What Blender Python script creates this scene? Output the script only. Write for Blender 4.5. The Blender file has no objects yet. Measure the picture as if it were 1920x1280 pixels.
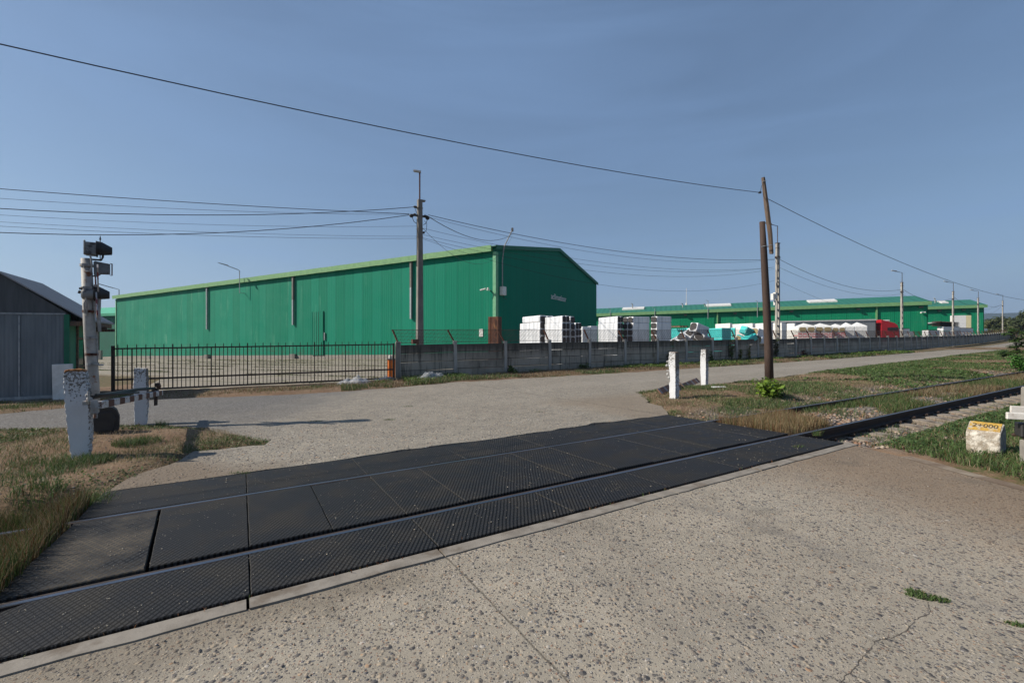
import bpy, bmesh, math, random
import numpy as np
from mathutils import Vector, Matrix
random.seed(7); rng = np.random.default_rng(7)
C = bpy.context.scene.collection
R = math.radians
# ------------------------------------------------------------------ camera, sky, sun, exposure
FOC = 853.333; CZ = 1.45; SX = .0167; SY = -.0047      # eye height, ground slopes
cam = bpy.data.cameras.new('camera'); camo = bpy.data.objects.new('camera', cam); C.objects.link(camo)
cam.lens = 16; cam.sensor_width = 36; cam.clip_end = 20000; cam.clip_start = .02
camo.location = (0, 0, CZ); camo.rotation_euler = (R(90), 0, 0)
bpy.context.scene.camera = camo
SUN_EL = 35.0; SUNDIR = Vector((-.99, -.10, 0)).normalized()
SUN_ROT = math.atan2(SUNDIR.x, SUNDIR.y)
w = bpy.data.worlds.new('World'); bpy.context.scene.world = w; w.use_nodes = True
nt = w.node_tree; nt.nodes.clear()
wo = nt.nodes.new('ShaderNodeOutputWorld'); bg = nt.nodes.new('ShaderNodeBackground')
sk = nt.nodes.new('ShaderNodeTexSky'); sk.sky_type = 'NISHITA'; sk.sun_disc = False
sk.sun_elevation = R(SUN_EL); sk.sun_rotation = SUN_ROT
sk.air_density = 1.15; sk.dust_density = .7; sk.ozone_density = 3.0; sk.altitude = 50
# thin streaks of cirrus
tc = nt.nodes.new('ShaderNodeTexCoord'); mp = nt.nodes.new('ShaderNodeMapping')
mp.inputs['Scale'].default_value = (.55, 1.4, 6.5); mp.inputs['Rotation'].default_value = (.28, .30, .5)
nz = nt.nodes.new('ShaderNodeTexNoise'); nz.inputs['Scale'].default_value = 1.3; nz.inputs['Detail'].default_value = 5; nz.inputs['Distortion'].default_value = .6
rp = nt.nodes.new('ShaderNodeMapRange'); rp.inputs[1].default_value = .42; rp.inputs[2].default_value = .72; rp.inputs[3].default_value = .22; rp.inputs[4].default_value = .60
mx = nt.nodes.new('ShaderNodeMix'); mx.data_type = 'RGBA'; mx.inputs[7].default_value = (2.55, 4.25, 7.4, 1)
hs = nt.nodes.new('ShaderNodeHueSaturation'); hs.inputs['Saturation'].default_value = 1.0
L = nt.links.new
L(tc.outputs['Generated'], mp.inputs[0]); L(mp.outputs[0], nz.inputs[0]); L(nz.outputs[0], rp.inputs[0]); L(rp.outputs[0], mx.inputs[0])
L(sk.outputs[0], hs.inputs['Color']); L(hs.outputs[0], mx.inputs[6]); L(mx.outputs[2], bg.inputs[0]); L(bg.outputs[0], wo.inputs[0])
bg.inputs[1].default_value = .060
sl = bpy.data.lights.new('sun', 'SUN'); sl.energy = 4.9; sl.angle = R(.53); sl.color = (1, .92, .80)
so = bpy.data.objects.new('sun', sl); C.objects.link(so)
sv = Vector((SUNDIR.x * math.cos(R(SUN_EL)), SUNDIR.y * math.cos(R(SUN_EL)), math.sin(R(SUN_EL))))
so.rotation_euler = sv.to_track_quat('Z', 'Y').to_euler(); so.location = (0, 0, 30)
vs = bpy.context.scene.view_settings; vs.view_transform = 'Standard'; vs.look = 'None'; vs.exposure = 0.50; vs.gamma = 1; vs.use_curve_mapping = False
bpy.context.scene.cycles.max_bounces = 6
bpy.context.scene.cycles.transparent_max_bounces = 12

# ------------------------------------------------------------------ geometry helpers
TA = R(59.3); D = (math.sin(TA), math.cos(TA)); NV = (-D[1], D[0])      # track direction and its left normal
def xy(t, n): return (t*D[0] + n*NV[0], t*D[1] + n*NV[1])
def tn(x, y): return (x*D[0] + y*D[1], x*NV[0] + y*NV[1])
def rise(t):
    t = np.asarray(t, float); a = np.clip((t-70)/70, 0, 1)
    return .6*a*a + np.maximum(t-140, 0)*.0
def G(x, y):
    return float(SX*x + SY*y + rise(x*D[0] + y*D[1]))
def at(px, py, dz=0):            # pixel of the survey picture -> ground point
    u = (px-960)/FOC; v = (640-py)/FOC
    Y = (dz-CZ)/(v - SX*u - SY); return (u*Y, Y)
def P3(px, py, Y): return Vector(((px-960)/FOC*Y, Y, CZ + (640-py)/FOC*Y))
def zat(px, py, Y): return CZ + (640-py)/FOC*Y
def ray_n(px, n):
    u = (px-960)/FOC; Y = n/(D[0]-D[1]*u); return (u*Y, Y)
def solve(p, d, px):             # distance s along d from p until pixel column px
    u = (px-960)/FOC; return (u*p[1]-p[0])/(d[0]-u*d[1])

class MB:
    def __init__(s): s.v = []; s.f = []; s.m = []
    def add(s, vs_, fs, mi=0):
        o = len(s.v); s.v += [tuple(a) for a in vs_]; s.f += [tuple(i+o for i in f) for f in fs]; s.m += [mi]*len(fs); return s
    def box(s, c, sz, rot=None, mi=0):
        hx, hy, hz = sz[0]/2, sz[1]/2, sz[2]/2
        vs_ = [Vector((a*hx, b*hy, d*hz)) for a in (-1, 1) for b in (-1, 1) for d in (-1, 1)]
        if rot is not None:
            M = rot if isinstance(rot, Matrix) else Matrix.Rotation(rot, 3, 'Z')
            vs_ = [M @ v for v in vs_]
        c = Vector(c)
        return s.add([v+c for v in vs_], [(0,1,3,2),(4,6,7,5),(0,4,5,1),(2,3,7,6),(0,2,6,4),(1,5,7,3)], mi)
    def tube(s, pts, r, seg=8, mi=0, caps=True):
        pts = [Vector(p) for p in pts]; n = len(pts); rs = r if isinstance(r, (list, tuple)) else [r]*n
        o = len(s.v); prev = None
        for i, p in enumerate(pts):
            d = (pts[min(i+1, n-1)] - pts[max(i-1, 0)]).normalized()
            if prev is None:
                a = Vector((0, 0, 1)) if abs(d.z) < .9 else Vector((1, 0, 0)); e1 = d.cross(a).normalized()
            else: e1 = (prev - d*prev.dot(d)).normalized()
            prev = e1; e2 = d.cross(e1)
            for k in range(seg):
                an = 2*math.pi*k/seg; s.v.append(tuple(p + (e1*math.cos(an) + e2*math.sin(an))*rs[i]))
        for i in range(n-1):
            for k in range(seg):
                k2 = (k+1) % seg; s.f.append((o+i*seg+k, o+i*seg+k2, o+(i+1)*seg+k2, o+(i+1)*seg+k)); s.m.append(mi)
        if caps:
            s.f.append(tuple(o+k for k in range(seg))[::-1]); s.m.append(mi)
            s.f.append(tuple(o+(n-1)*seg+k for k in range(seg))); s.m.append(mi)
        return s
    def prism(s, poly, y0, y1, axis='y', mi=0):      # poly in (x,z) extruded along y, or (x,y) along z
        n = len(poly)
        if axis == 'y': a = [(p[0], y0, p[1]) for p in poly]; b = [(p[0], y1, p[1]) for p in poly]
        elif axis == 'z': a = [(p[0], p[1], y0) for p in poly]; b = [(p[0], p[1], y1) for p in poly]
        else: a = [(y0, p[0], p[1]) for p in poly]; b = [(y1, p[0], p[1]) for p in poly]
        return s.add(a+b, [tuple(range(n))[::-1], tuple(range(n, 2*n))] + [(i, (i+1) % n, n+(i+1) % n, n+i) for i in range(n)], mi)
    def ball(s, c, r, seg=10, rings=6, mi=0):
        o = len(s.v); c = Vector(c); r = Vector(r if isinstance(r, (tuple, list)) else (r, r, r))
        s.v.append(tuple(c + Vector((0, 0, r.z))))
        for i in range(1, rings):
            a = math.pi*i/rings
            for k in range(seg):
                b = 2*math.pi*k/seg; s.v.append((c.x+r.x*math.sin(a)*math.cos(b), c.y+r.y*math.sin(a)*math.sin(b), c.z+r.z*math.cos(a)))
        s.v.append(tuple(c - Vector((0, 0, r.z)))); e = len(s.v)-1
        for k in range(seg):
            k2 = (k+1) % seg; s.f.append((o, o+1+k, o+1+k2)); s.m.append(mi)
            for i in range(rings-2):
                q = o+1+i*seg; s.f.append((q+k, q+seg+k, q+seg+k2, q+k2)); s.m.append(mi)
            q = o+1+(rings-2)*seg; s.f.append((q+k, e, q+k2)); s.m.append(mi)
        return s
    def jitter(s, a, seed=0):
        r = random.Random(seed); d = {}
        out = []
        for v in s.v:
            k = (round(v[0], 4), round(v[1], 4), round(v[2], 4))
            if k not in d: d[k] = (r.uniform(-a, a), r.uniform(-a, a), r.uniform(-a, a))
            j = d[k]; out.append((v[0]+j[0], v[1]+j[1], v[2]+j[2]))
        s.v = out; return s
    def build(s, name, mats, parent=None, smooth=False, bevel=0, seg=1, loc=None, shear=None):
        if shear: s.v = [(v[0], v[1], v[2] + shear[0]*v[0] + shear[1]*v[1]) for v in s.v]
        me = bpy.data.meshes.new(name); me.from_pydata(s.v, [], s.f)
        bm = bmesh.new(); bm.from_mesh(me); bmesh.ops.recalc_face_normals(bm, faces=bm.faces); bm.to_mesh(me); bm.free()
        if not isinstance(mats, (list, tuple)): mats = [mats]
        for m in mats: me.materials.append(m)
        if len(mats) > 1: me.polygons.foreach_set('material_index', s.m)
        if smooth: me.polygons.foreach_set('use_smooth', [True]*len(me.polygons))
        o = bpy.data.objects.new(name, me); C.objects.link(o)
        if parent: o.parent = parent
        if loc is not None: o.location = loc
        if bevel:
            b = o.modifiers.new('bevel', 'BEVEL'); b.width = bevel; b.segments = seg; b.limit_method = 'ANGLE'; b.angle_limit = R(40)
        return o

def tag(o, label=None, cat=None, group=None, kind=None):
    if label: o['label'] = label
    if cat: o['category'] = cat
    if group: o['group'] = group
    if kind: o['kind'] = kind
    return o
def thing(name, loc, rz=0, label=None, cat=None, group=None):
    o = bpy.data.objects.new(name, None); C.objects.link(o); o.empty_display_size = .2
    o.location = loc; o.rotation_euler = (0, 0, rz); return tag(o, label, cat, group)
def copy_tree(o, kids, parent=None):
    c = o.copy(); C.objects.link(c)
    if parent: c.parent = parent
    for ch in kids.get(o, []): copy_tree(ch, kids, c)
    return c
def kidmap():
    k = {}
    for o in bpy.data.objects:
        if o.parent: k.setdefault(o.parent, []).append(o)
    return k
def dup(root, kids, loc, rz, label=None, group=None):
    c = copy_tree(root, kids); c.location = loc; c.rotation_euler = (0, 0, rz)
    if label: c['label'] = label
    if group: c['group'] = group
    return c
ORD = ['first','second','third','fourth','fifth','sixth','seventh','eighth','ninth','tenth','eleventh','twelfth','thirteenth','fourteenth','fifteenth','sixteenth','seventeenth','eighteenth','nineteenth','twentieth']
ORD += ['twenty-'+a for a in ORD[:9]] + ['thirtieth'] + ['thirty-'+a for a in ORD[:9]] + ['fortieth'] + ['forty-'+a for a in ORD[:9]]

# ------------------------------------------------------------------ numpy noise, polygons, fast meshes
def vnoise(x, y, s, seed=0):
    x = np.asarray(x)*s + 1000.3 + seed*17.1; y = np.asarray(y)*s + 1000.7 + seed*9.7
    xi = np.floor(x).astype(np.int64); yi = np.floor(y).astype(np.int64); fx = x-xi; fy = y-yi
    fx = fx*fx*(3-2*fx); fy = fy*fy*(3-2*fy)
    def h(a, b):
        q = (a*374761393 + b*668265263 + seed*974634777) & 0xffffffff; q = ((q ^ (q >> 13))*1274126177) & 0xffffffff
        return ((q ^ (q >> 16)) & 0xffff)/65535.0
    return (h(xi, yi)*(1-fx)+h(xi+1, yi)*fx)*(1-fy) + (h(xi, yi+1)*(1-fx)+h(xi+1, yi+1)*fx)*fy
def fbm(x, y, s, seed=0, o=3):
    r = 0; a = .5; tot = 0
    for i in range(o): r = r + a*vnoise(x, y, s*2**i, seed+i); tot += a; a *= .5
    return r/tot
def inpoly(x, y, poly):
    x = np.asarray(x); y = np.asarray(y); c = np.zeros(x.shape, bool); n = len(poly)
    for i in range(n):
        x1, y1 = poly[i]; x2, y2 = poly[(i+1) % n]
        if y1 == y2: continue
        k = ((y1 > y) != (y2 > y)) & (x < (x2-x1)*(y-y1)/(y2-y1)+x1); c ^= k
    return c
def polydist(x, y, poly):
    d = np.full(np.shape(x), 1e9); n = len(poly)
    for i in range(n):
        x1, y1 = poly[i]; x2, y2 = poly[(i+1) % n]; dx, dy = x2-x1, y2-y1; l = dx*dx+dy*dy+1e-12
        t = np.clip(((x-x1)*dx+(y-y1)*dy)/l, 0, 1); d = np.minimum(d, np.hypot(x-x1-t*dx, y-y1-t*dy))
    return np.where(inpoly(x, y, poly), d, -d)     # positive inside
def npmesh(name, co, faces3=None, faces4=None, mats=None, col=None, smooth=False, parent=None):
    me = bpy.data.meshes.new(name); me.vertices.add(len(co)); me.vertices.foreach_set('co', np.asarray(co, np.float32).ravel())
    lv = []; ls = []; n = 0
    if faces4 is not None and len(faces4): lv.append(np.asarray(faces4).ravel()); ls.append(np.arange(len(faces4))*4+n); n += len(faces4)*4
    if faces3 is not None and len(faces3): lv.append(np.asarray(faces3).ravel()); ls.append(np.arange(len(faces3))*3+n); n += len(faces3)*3
    lv = np.concatenate(lv); ls = np.concatenate(ls)
    me.loops.add(len(lv)); me.loops.foreach_set('vertex_index', lv.astype(np.int32))
    me.polygons.add(len(ls)); me.polygons.foreach_set('loop_start', ls.astype(np.int32))
    if smooth: me.polygons.foreach_set('use_smooth', np.ones(len(ls), bool))
    me.update(calc_edges=True); me.validate()
    if col is not None:
        a = me.color_attributes.new('col', 'FLOAT_COLOR', 'POINT'); c4 = np.ones((len(co), 4), np.float32); c4[:, :3] = col
        a.data.foreach_set('color', c4.ravel())
    if mats:
        for m in (mats if isinstance(mats, list) else [mats]): me.materials.append(m)
    o = bpy.data.objects.new(name, me); C.objects.link(o)
    if parent: o.parent = parent
    return o

# ------------------------------------------------------------------ materials
class NT:
    def __init__(s, name):
        s.m = bpy.data.materials.new(name); s.m.use_nodes = True; s.t = s.m.node_tree; s.b = s.t.nodes['Principled BSDF']
        s.tc = s.t.nodes.new('ShaderNodeTexCoord'); s.geo = None
    def n(s, ty): return s.t.nodes.new('ShaderNode'+ty)
    def l(s, a, b): s.t.links.new(a, b)
    def put(s, inp, v):
        if isinstance(v, bpy.types.NodeSocket): s.l(v, inp)
        elif isinstance(v, (tuple, list)) and len(v) == 3 and inp.type == 'RGBA': inp.default_value = (*v, 1)
        else: inp.default_value = v
    def obj(s): return s.tc.outputs['Object']
    def world(s):
        if not s.geo: s.geo = s.n('NewGeometry')
        return s.geo.outputs['Position']
    def sep(s, v): q = s.n('SeparateXYZ'); s.l(v, q.inputs[0]); return q.outputs
    def comb(s, x, y, z=0):
        q = s.n('CombineXYZ'); s.put(q.inputs[0], x); s.put(q.inputs[1], y); s.put(q.inputs[2], z); return q.outputs[0]
    def scale(s, v, sc):
        q = s.n('Mapping'); s.l(v, q.inputs[0]); q.inputs['Scale'].default_value = sc; return q.outputs[0]
    def math(s, op, a, b=0.0, c=None, clamp=False):
        q = s.n('Math'); q.operation = op; q.use_clamp = clamp; s.put(q.inputs[0], a); s.put(q.inputs[1], b)
        if c is not None: s.put(q.inputs[2], c)
        return q.outputs[0]
    def noise(s, v, sc, det=3, rough=.55, dist=0, out=0):
        q = s.n('TexNoise'); s.l(v, q.inputs['Vector']); q.inputs['Scale'].default_value = sc; q.inputs['Detail'].default_value = det
        q.inputs['Roughness'].default_value = rough; q.inputs['Distortion'].default_value = dist; return q.outputs[out]
    def vor(s, v, sc, feat='F1', rnd=1):
        q = s.n('TexVoronoi'); s.l(v, q.inputs['Vector']); q.inputs['Scale'].default_value = sc; q.feature = feat; q.inputs['Randomness'].default_value = rnd; return q.outputs
    def step(s, v, a, b, lo=0, hi=1):
        q = s.n('MapRange'); q.interpolation_type = 'SMOOTHSTEP'; s.put(q.inputs[0], v); q.inputs[1].default_value = a; q.inputs[2].default_value = b
        q.inputs[3].default_value = lo; q.inputs[4].default_value = hi; return q.outputs[0]
    def mix(s, f, a, b, mode='MIX'):
        q = s.n('Mix'); q.data_type = 'RGBA'; q.blend_type = mode; s.put(q.inputs[0], f); s.put(q.inputs[6], a); s.put(q.inputs[7], b); return q.outputs[2]
    def ramp(s, v, stops, interp='LINEAR'):
        q = s.n('ValToRGB'); s.l(v, q.inputs[0]); e = q.color_ramp.elements; q.color_ramp.interpolation = interp
        while len(e) > 1: e.remove(e[-1])
        e[0].position = stops[0][0]; e[0].color = (*stops[0][1], 1)
        for p, c in stops[1:]: a = e.new(p); a.color = (*c, 1)
        return q.outputs[0]
    def bump(s, h, st=.3, dist=.01, prev=None):
        q = s.n('Bump'); s.l(h, q.inputs['Height']); q.inputs['Strength'].default_value = st; q.inputs['Distance'].default_value = dist
        if prev is not None: s.l(prev, q.inputs['Normal'])
        return q.outputs[0]
    def out(s, col=None, rough=.8, normal=None, spec=None, metal=None, **kw):
        if col is not None: s.put(s.b.inputs['Base Color'], col)
        s.put(s.b.inputs['Roughness'], rough)
        if normal is not None: s.l(normal, s.b.inputs['Normal'])
        if spec is not None: s.put(s.b.inputs['Specular IOR Level'], spec)
        if metal is not None: s.put(s.b.inputs['Metallic'], metal)
        for k, v in kw.items(): s.put(s.b.inputs[k], v)
        return s.m
def mottled(name, c1, c2, sc=6, rough=.8, bump=.2, bsc=60, bd=.004, c3=None, s3=2, t3=(.55, .68), spec=None, metal=None, stretch=(1, 1, 1)):
    t = NT(name); v = t.scale(t.obj(), stretch)
    c = t.mix(t.step(t.noise(v, sc, 5, .6), .35, .65), c1, c2)
    if c3: c = t.mix(t.step(t.noise(v, s3, 6, .65), *t3), c, c3)
    return t.out(c, rough, t.bump(t.noise(t.obj(), bsc, 4), bump, bd), spec, metal)

M = {}
M['rust'] = mottled('rust', (.11, .035, .018), (.05, .02, .014), 14, .9, .4, 120, .003, (.20, .075, .03), 5)
M['rust_dark'] = mottled('rusty_dark_steel', (.030, .022, .018), (.06, .030, .018), 9, .75, .2, 90, .002)
M['galv'] = mottled('galvanised_steel', (.34, .36, .37), (.22, .24, .26), 9, .5, .1, 50, .002, metal=.5)
M['black'] = mottled('black_paint', (.012, .012, .014), (.022, .021, .02), 8, .6, .2, 60, .002)
M['cable'] = mottled('black_cable', (.012, .012, .013), (.02, .02, .02), 8, .6, 0, 10)
M['grey_paint'] = mottled('weathered_grey_paint', (.33, .33, .32), (.22, .22, .215), 9, .7, .2, 70, .002, (.14, .055, .03), 7, (.60, .68))
M['whitewash'] = None
M['insul_dark'] = mottled('dark_mineral_wool', (.035, .033, .033), (.055, .05, .05), 30, .95, .5, 80, .01, stretch=(1, 1, 9))
M['insul_beige'] = mottled('beige_mineral_wool', (.30, .24, .13), (.22, .17, .09), 20, .95, .4, 60, .01)
M['film_white'] = mottled('white_wrap_film', (.66, .67, .68), (.50, .52, .54), 4, .35, .5, 7, .05, (.36, .38, .40), 3, (.60, .72))
M['film_teal'] = mottled('turquoise_wrap_film', (.06, .50, .48), (.04, .40, .40), 3, .35, .4, 6, .04)
M['film_pale'] = mottled('bright_wrap_film', (.78, .77, .74), (.66, .65, .63), 3, .4, .6, 6, .05)
M['wood_grey'] = mottled('grey_weathered_wood', (.075, .055, .043), (.125, .088, .062), 6, .9, .5, 40, .006, (.22, .125, .065), 2, (.56, .64), stretch=(9, 9, .8))
M['wood_dark'] = mottled('tarred_wood', (.030, .018, .013), (.058, .032, .022), 7, .8, .5, 40, .006, stretch=(9, 9, .7))
M['pallet'] = mottled('pallet_wood', (.22, .14, .08), (.10, .07, .05), 12, .9, .3, 40, .004)
M['conc'] = mottled('pale_concrete', (.255, .235, .205), (.185, .17, .15), 5, .9, .5, 90, .004, (.15, .135, .115), 2.2, (.58, .72))
M['conc_pole'] = mottled('pole_concrete', (.20, .185, .165), (.13, .12, .11), 4, .9, .4, 60, .004, stretch=(1, 1, .3))
M['conc_pole2'] = mottled('light_pole_concrete', (.36, .34, .31), (.25, .235, .21), 4, .9, .4, 60, .004, stretch=(1, 1, .3))
M['red'] = mottled('red_truck_paint', (.42, .012, .02), (.36, .012, .018), 2, .35, 0, 10)
M['glass'] = mottled('dark_glass', (.01, .012, .015), (.015, .017, .02), 2, .08, 0, 10)
M['trailer'] = mottled('grey_truck_curtain', (.27, .28, .29), (.22, .23, .24), 2, .6, .3, 5, .03, stretch=(3, 3, .3))
M['white_paint'] = mottled('white_paint', (.68, .67, .64), (.56, .55, .52), 5, .6, .2, 50, .002)
M['orange'] = mottled('orange_cabinet_paint', (.72, .19, .015), (.52, .12, .012), 4, .55, 0, 10)
M['pale_green'] = mottled('pale_green_trim', (.17, .34, .145), (.135, .285, .125), 2.5, .6, .15, 20, .003)
M['corner_green'] = mottled('corner_trim_green', (.14, .36, .20), (.10, .30, .16), 2.5, .6, .15, 20, .003)
M['shed_green'] = mottled('faded_green_board', (.07, .26, .14), (.05, .20, .11), 4, .8, .2, 20, .004, stretch=(6, 6, 1))
M['dark_green'] = mottled('deep_green_paint', (.0, .13, .065), (.0, .10, .05), 3, .6, .1, 20, .003)
M['plastic'] = None
def m_tex():
    # corrugated green cladding, chalked in vertical streaks; local x runs along the wall
    def clad(name, base, alt, chalk, seam, chalkamt, lowchalk, grad=0):
        t = NT(name); o = t.sep(t.obj()); x, z = o[0], o[2]
        ax = t.math('FRACT', t.math('MULTIPLY', x, 1/seam))
        seamd = t.math('MINIMUM', ax, t.math('SUBTRACT', 1, ax))
        cellid = t.math('FLOOR', t.math('MULTIPLY', x, 1/seam))
        wn = t.n('TexWhiteNoise'); wn.noise_dimensions = '1D'; t.l(cellid, wn.inputs['W'])
        c = t.mix(wn.outputs[0], base, alt)
        v = t.comb(t.math('MULTIPLY', x, 1.1), t.math('MULTIPLY', z, .12), 0)
        st = t.step(t.noise(v, 1.0, 5, .65), .52, .80)
        pt = t.step(t.noise(t.comb(t.math('MULTIPLY', x, .5), t.math('MULTIPLY', z, .8), 3), .5, 4, .6), .42, .66)
        gw = t.step(x, -76, 0, 1, .2) if grad else 1.0
        c = t.mix(t.math('MULTIPLY', t.math('MULTIPLY', t.math('MULTIPLY', st, pt), chalkamt), gw), c, chalk)
        fz = t.math('MULTIPLY', t.math('MULTIPLY', t.noise(t.comb(t.math('MULTIPLY', x, .8), t.math('MULTIPLY', z, 1.2), 8), .35, 5, .6), lowchalk), gw)
        c = t.mix(fz, c, chalk)
        gb = t.math('MULTIPLY', t.step(z, .45, 1.9, 1, 0), t.step(t.noise(t.comb(t.math('MULTIPLY', x, .7), t.math('MULTIPLY', z, 1.5), 5), 1.0, 5, .7), .45, .75))
        c = t.mix(t.math('MULTIPLY', gb, .55), c, (.075, .085, .055))
        line = t.step(seamd, .004, .022, 1, 0)
        c = t.mix(t.math('MULTIPLY', line, .55), c, (.0, .045, .03))
        rib = t.math('SINE', t.math('MULTIPLY', x, 2*math.pi/.29*1.0)); rib = t.step(rib, -.4, .4)
        dent = t.noise(t.comb(t.math('MULTIPLY', x, .8), t.math('MULTIPLY', z, .35), 0), 1.0, 3)
        b = t.bump(rib, .45, .02); b = t.bump(dent, .35, .05, b); b = t.bump(t.math('SUBTRACT', 1, line), .8, .01, b)
        return t.out(c, .65, b, .08)
    M['clad'] = clad('green_cladding', (.0, .150, .088), (.003, .185, .115), (.15, .36, .25), 1.45, 1.0, .30, 1)
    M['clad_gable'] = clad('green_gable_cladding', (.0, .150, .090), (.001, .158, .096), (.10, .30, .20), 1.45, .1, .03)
    M['clad_far'] = clad('far_green_cladding', (.001, .190, .092), (.002, .205, .100), (.12, .33, .17), 2.4, .75, .10)
    # far roof sheets
    t = NT('green_roof_sheet'); o = t.sep(t.obj()); r = t.step(t.math('SINE', t.math('MULTIPLY', o[0], 2*math.pi/1.0)), -.2, .6)
    c = t.mix(t.noise(t.obj(), .6, 4), (.018, .130, .085), (.030, .170, .112)); c = t.mix(t.math('MULTIPLY', r, .35), c, (.010, .10, .065))
    M['roof_green'] = t.out(c, .5, t.bump(r, .6, .04), .4)
    # precast boards of the yard wall: grime from the top, moss, rust coloured runs
    t = NT('yard_wall_concrete'); o = t.sep(t.obj()); W_ = t.world()
    bid = t.math('FLOOR', t.math('MULTIPLY', o[2], 1/.375)); wn = t.n('TexWhiteNoise'); wn.noise_dimensions = '3D'
    t.l(t.comb(bid, t.math('FLOOR', t.math('MULTIPLY', t.sep(W_)[0], .42)), 0), wn.inputs[0])
    c = t.mix(wn.outputs[0], (.20, .175, .14), (.33, .295, .24))
    c = t.mix(t.step(t.noise(W_, 1.2, 5, .6), .3, .7), c, (.36, .32, .265), 'MIX')
    run = t.noise(t.scale(W_, (4.5, 4.5, .35)), 1.6, 5, .65)
    topm = t.step(t.math('ADD', o[2], t.math('MULTIPLY', run, .9)), 1.25, 1.85)
    c = t.mix(t.math('MULTIPLY', topm, .75), c, (.028, .026, .024))
    c = t.mix(t.step(run, .52, .68, 0, .72), c, (.038, .035, .030))
    moss = t.step(t.noise(W_, .55, 5, .7), .56, .70)
    c = t.mix(t.math('MULTIPLY', moss, t.step(run, .42, .62)), c, (.085, .062, .018))
    e = t.math('FRACT', t.math('MULTIPLY', o[2], 1/.375)); ln = t.step(e, .02, .12, 1, 0)
    c = t.mix(t.math('MULTIPLY', ln, .8), c, (.015, .013, .012))
    b = t.bump(t.noise(W_, 60, 4), .4, .006); b = t.bump(t.noise(W_, 4, 4), .3, .03, b)
    M['wallc'] = t.out(c, .92, b, .2)
    # whitewashed concrete posts: paint chipped at the edges, dark speckle and orange lichen on top
    t = NT('flaking_whitewash'); o = t.sep(t.obj()); v = t.obj()
    paint = t.mix(t.noise(v, 5, 4), (.60, .61, .62), (.50, .51, .53))
    bare = t.mix(t.noise(v, 30, 4), (.10, .09, .08), (.22, .20, .175))
    sp = t.noise(v, 34, 6, .7); lo = t.noise(v, 4, 4, .6)
    hgt = t.step(o[2], .55, 1.22)
    thr = t.math('SUBTRACT', .74, t.math('ADD', t.math('MULTIPLY', hgt, .20), t.math('MULTIPLY', lo, .10)))
    thr = t.math('SUBTRACT', thr, t.step(o[0], .075, .095, 0, .17)); chip = t.step(t.math('SUBTRACT', sp, thr), -.01, .03)  # denser dark chips on the right side: grime, also deepening its shade in colour
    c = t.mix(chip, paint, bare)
    c = t.mix(t.step(t.math('ADD', o[2], t.math('MULTIPLY', sp, .06)), 1.235, 1.27), c, (.20, .085, .025))
    c = t.mix(t.step(o[2], .0, .10, .6, 0), c, (.22, .19, .15))
    b = t.bump(chip, .7, .006); b = t.bump(t.noise(v, 25, 5), .6, .012, b)
    M['whitewash'] = t.out(c, .85, b, .2)
    # exposed aggregate concrete
    def agg(name, matrix, matrix2, stones, s1, amt, special, geo=True):
        t = NT(name); v = t.world(); o = t.sep(v)
        vv = t.comb(o[0], o[1], 0)
        warp = t.noise(vv, 11, 2, out=1); q = t.n('VectorMath'); q.operation = 'MULTIPLY_ADD'; t.l(warp, q.inputs[0]); q.inputs[1].default_value = (.016,)*3; t.l(vv, q.inputs[2]); vw = q.outputs[0]
        big = t.noise(vv, .55, 5, .6); mid = t.noise(vv, 3.1, 5, .65); fine = t.noise(vv, 160, 4, .7)
        c = t.mix(t.step(mid, .32, .68), matrix, matrix2)
        c = t.mix(t.step(fine, .35, .7, 0, .35), c, (.14, .125, .10))
        hsum = None
        for i, (sc, keep, r0, r1) in enumerate(s1):
            a = t.vor(vw, sc); rnd = t.sep(a['Color'])
            keepm = t.step(rnd[0], keep, keep+.01)
            rad = t.math('ADD', r0, t.math('MULTIPLY', rnd[1], r1))
            st = t.math('MULTIPLY', t.step(t.math('SUBTRACT', rad, a['Distance']), 0, .07), keepm)
            sc_ = t.ramp(rnd[2], stones, 'CONSTANT')
            sc_ = t.mix(t.step(t.noise(vv, 300, 2), .3, .7, 0, .35), sc_, (.10, .09, .085))
            c = t.mix(t.math('MULTIPLY', st, amt), c, sc_)
            dome = t.math('MULTIPLY', t.math('MULTIPLY', t.math('SUBTRACT', rad, a['Distance'], clamp=True), keepm), 1/ sc * 28)
            hsum = dome if hsum is None else t.math('MAXIMUM', hsum, dome)
        c = special(t, c, o, big, mid, fine)
        c = t.mix(t.step(big, .34, .66, .22, 0), c, (.12, .10, .08))
        b = t.bump(hsum, 1.0, .02); b = t.bump(t.math('ADD', fine, mid), .55, .005, b)
        return t.out(c, .88, b, .25)
    PB = [(0, (.10, .094, .090)), (.16, (.35, .29, .215)), (.32, (.175, .15, .125)), (.44, (.085, .086, .094)), (.53, (.43, .37, .285)), (.66, (.27, .175, .125)), (.71, (.175, .15, .125)), (.81, (.11, .112, .122)), (.88, (.48, .44, .385)), (.965, (.38, .23, .13))]
    def sp_near(t, c, o, big, mid, fine):
        # brown silt and moss stain towards the right verge and along the kerb
        dx = t.math('SUBTRACT', t.math('ADD', o[0], t.math('MULTIPLY', o[1], .35)), t.math('MULTIPLY', mid, 1.6))
        c = t.mix(t.step(dx, 2.8, 5.0, 0, .62), c, (.160, .098, .052))
        nn = t.math('ADD', t.math('MULTIPLY', o[0], NV[0]), t.math('MULTIPLY', o[1], NV[1]))
        tt = t.math('ADD', t.math('MULTIPLY', o[0], D[0]), t.math('MULTIPLY', o[1], D[1]))
        m = t.math('MULTIPLY', t.step(t.math('ADD', nn, t.math('MULTIPLY', mid, .5)), 2.75, 3.1), t.step(tt, .6, 1.3, .45, .10))
        c = t.mix(m, c, (.12, .095, .065))
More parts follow.
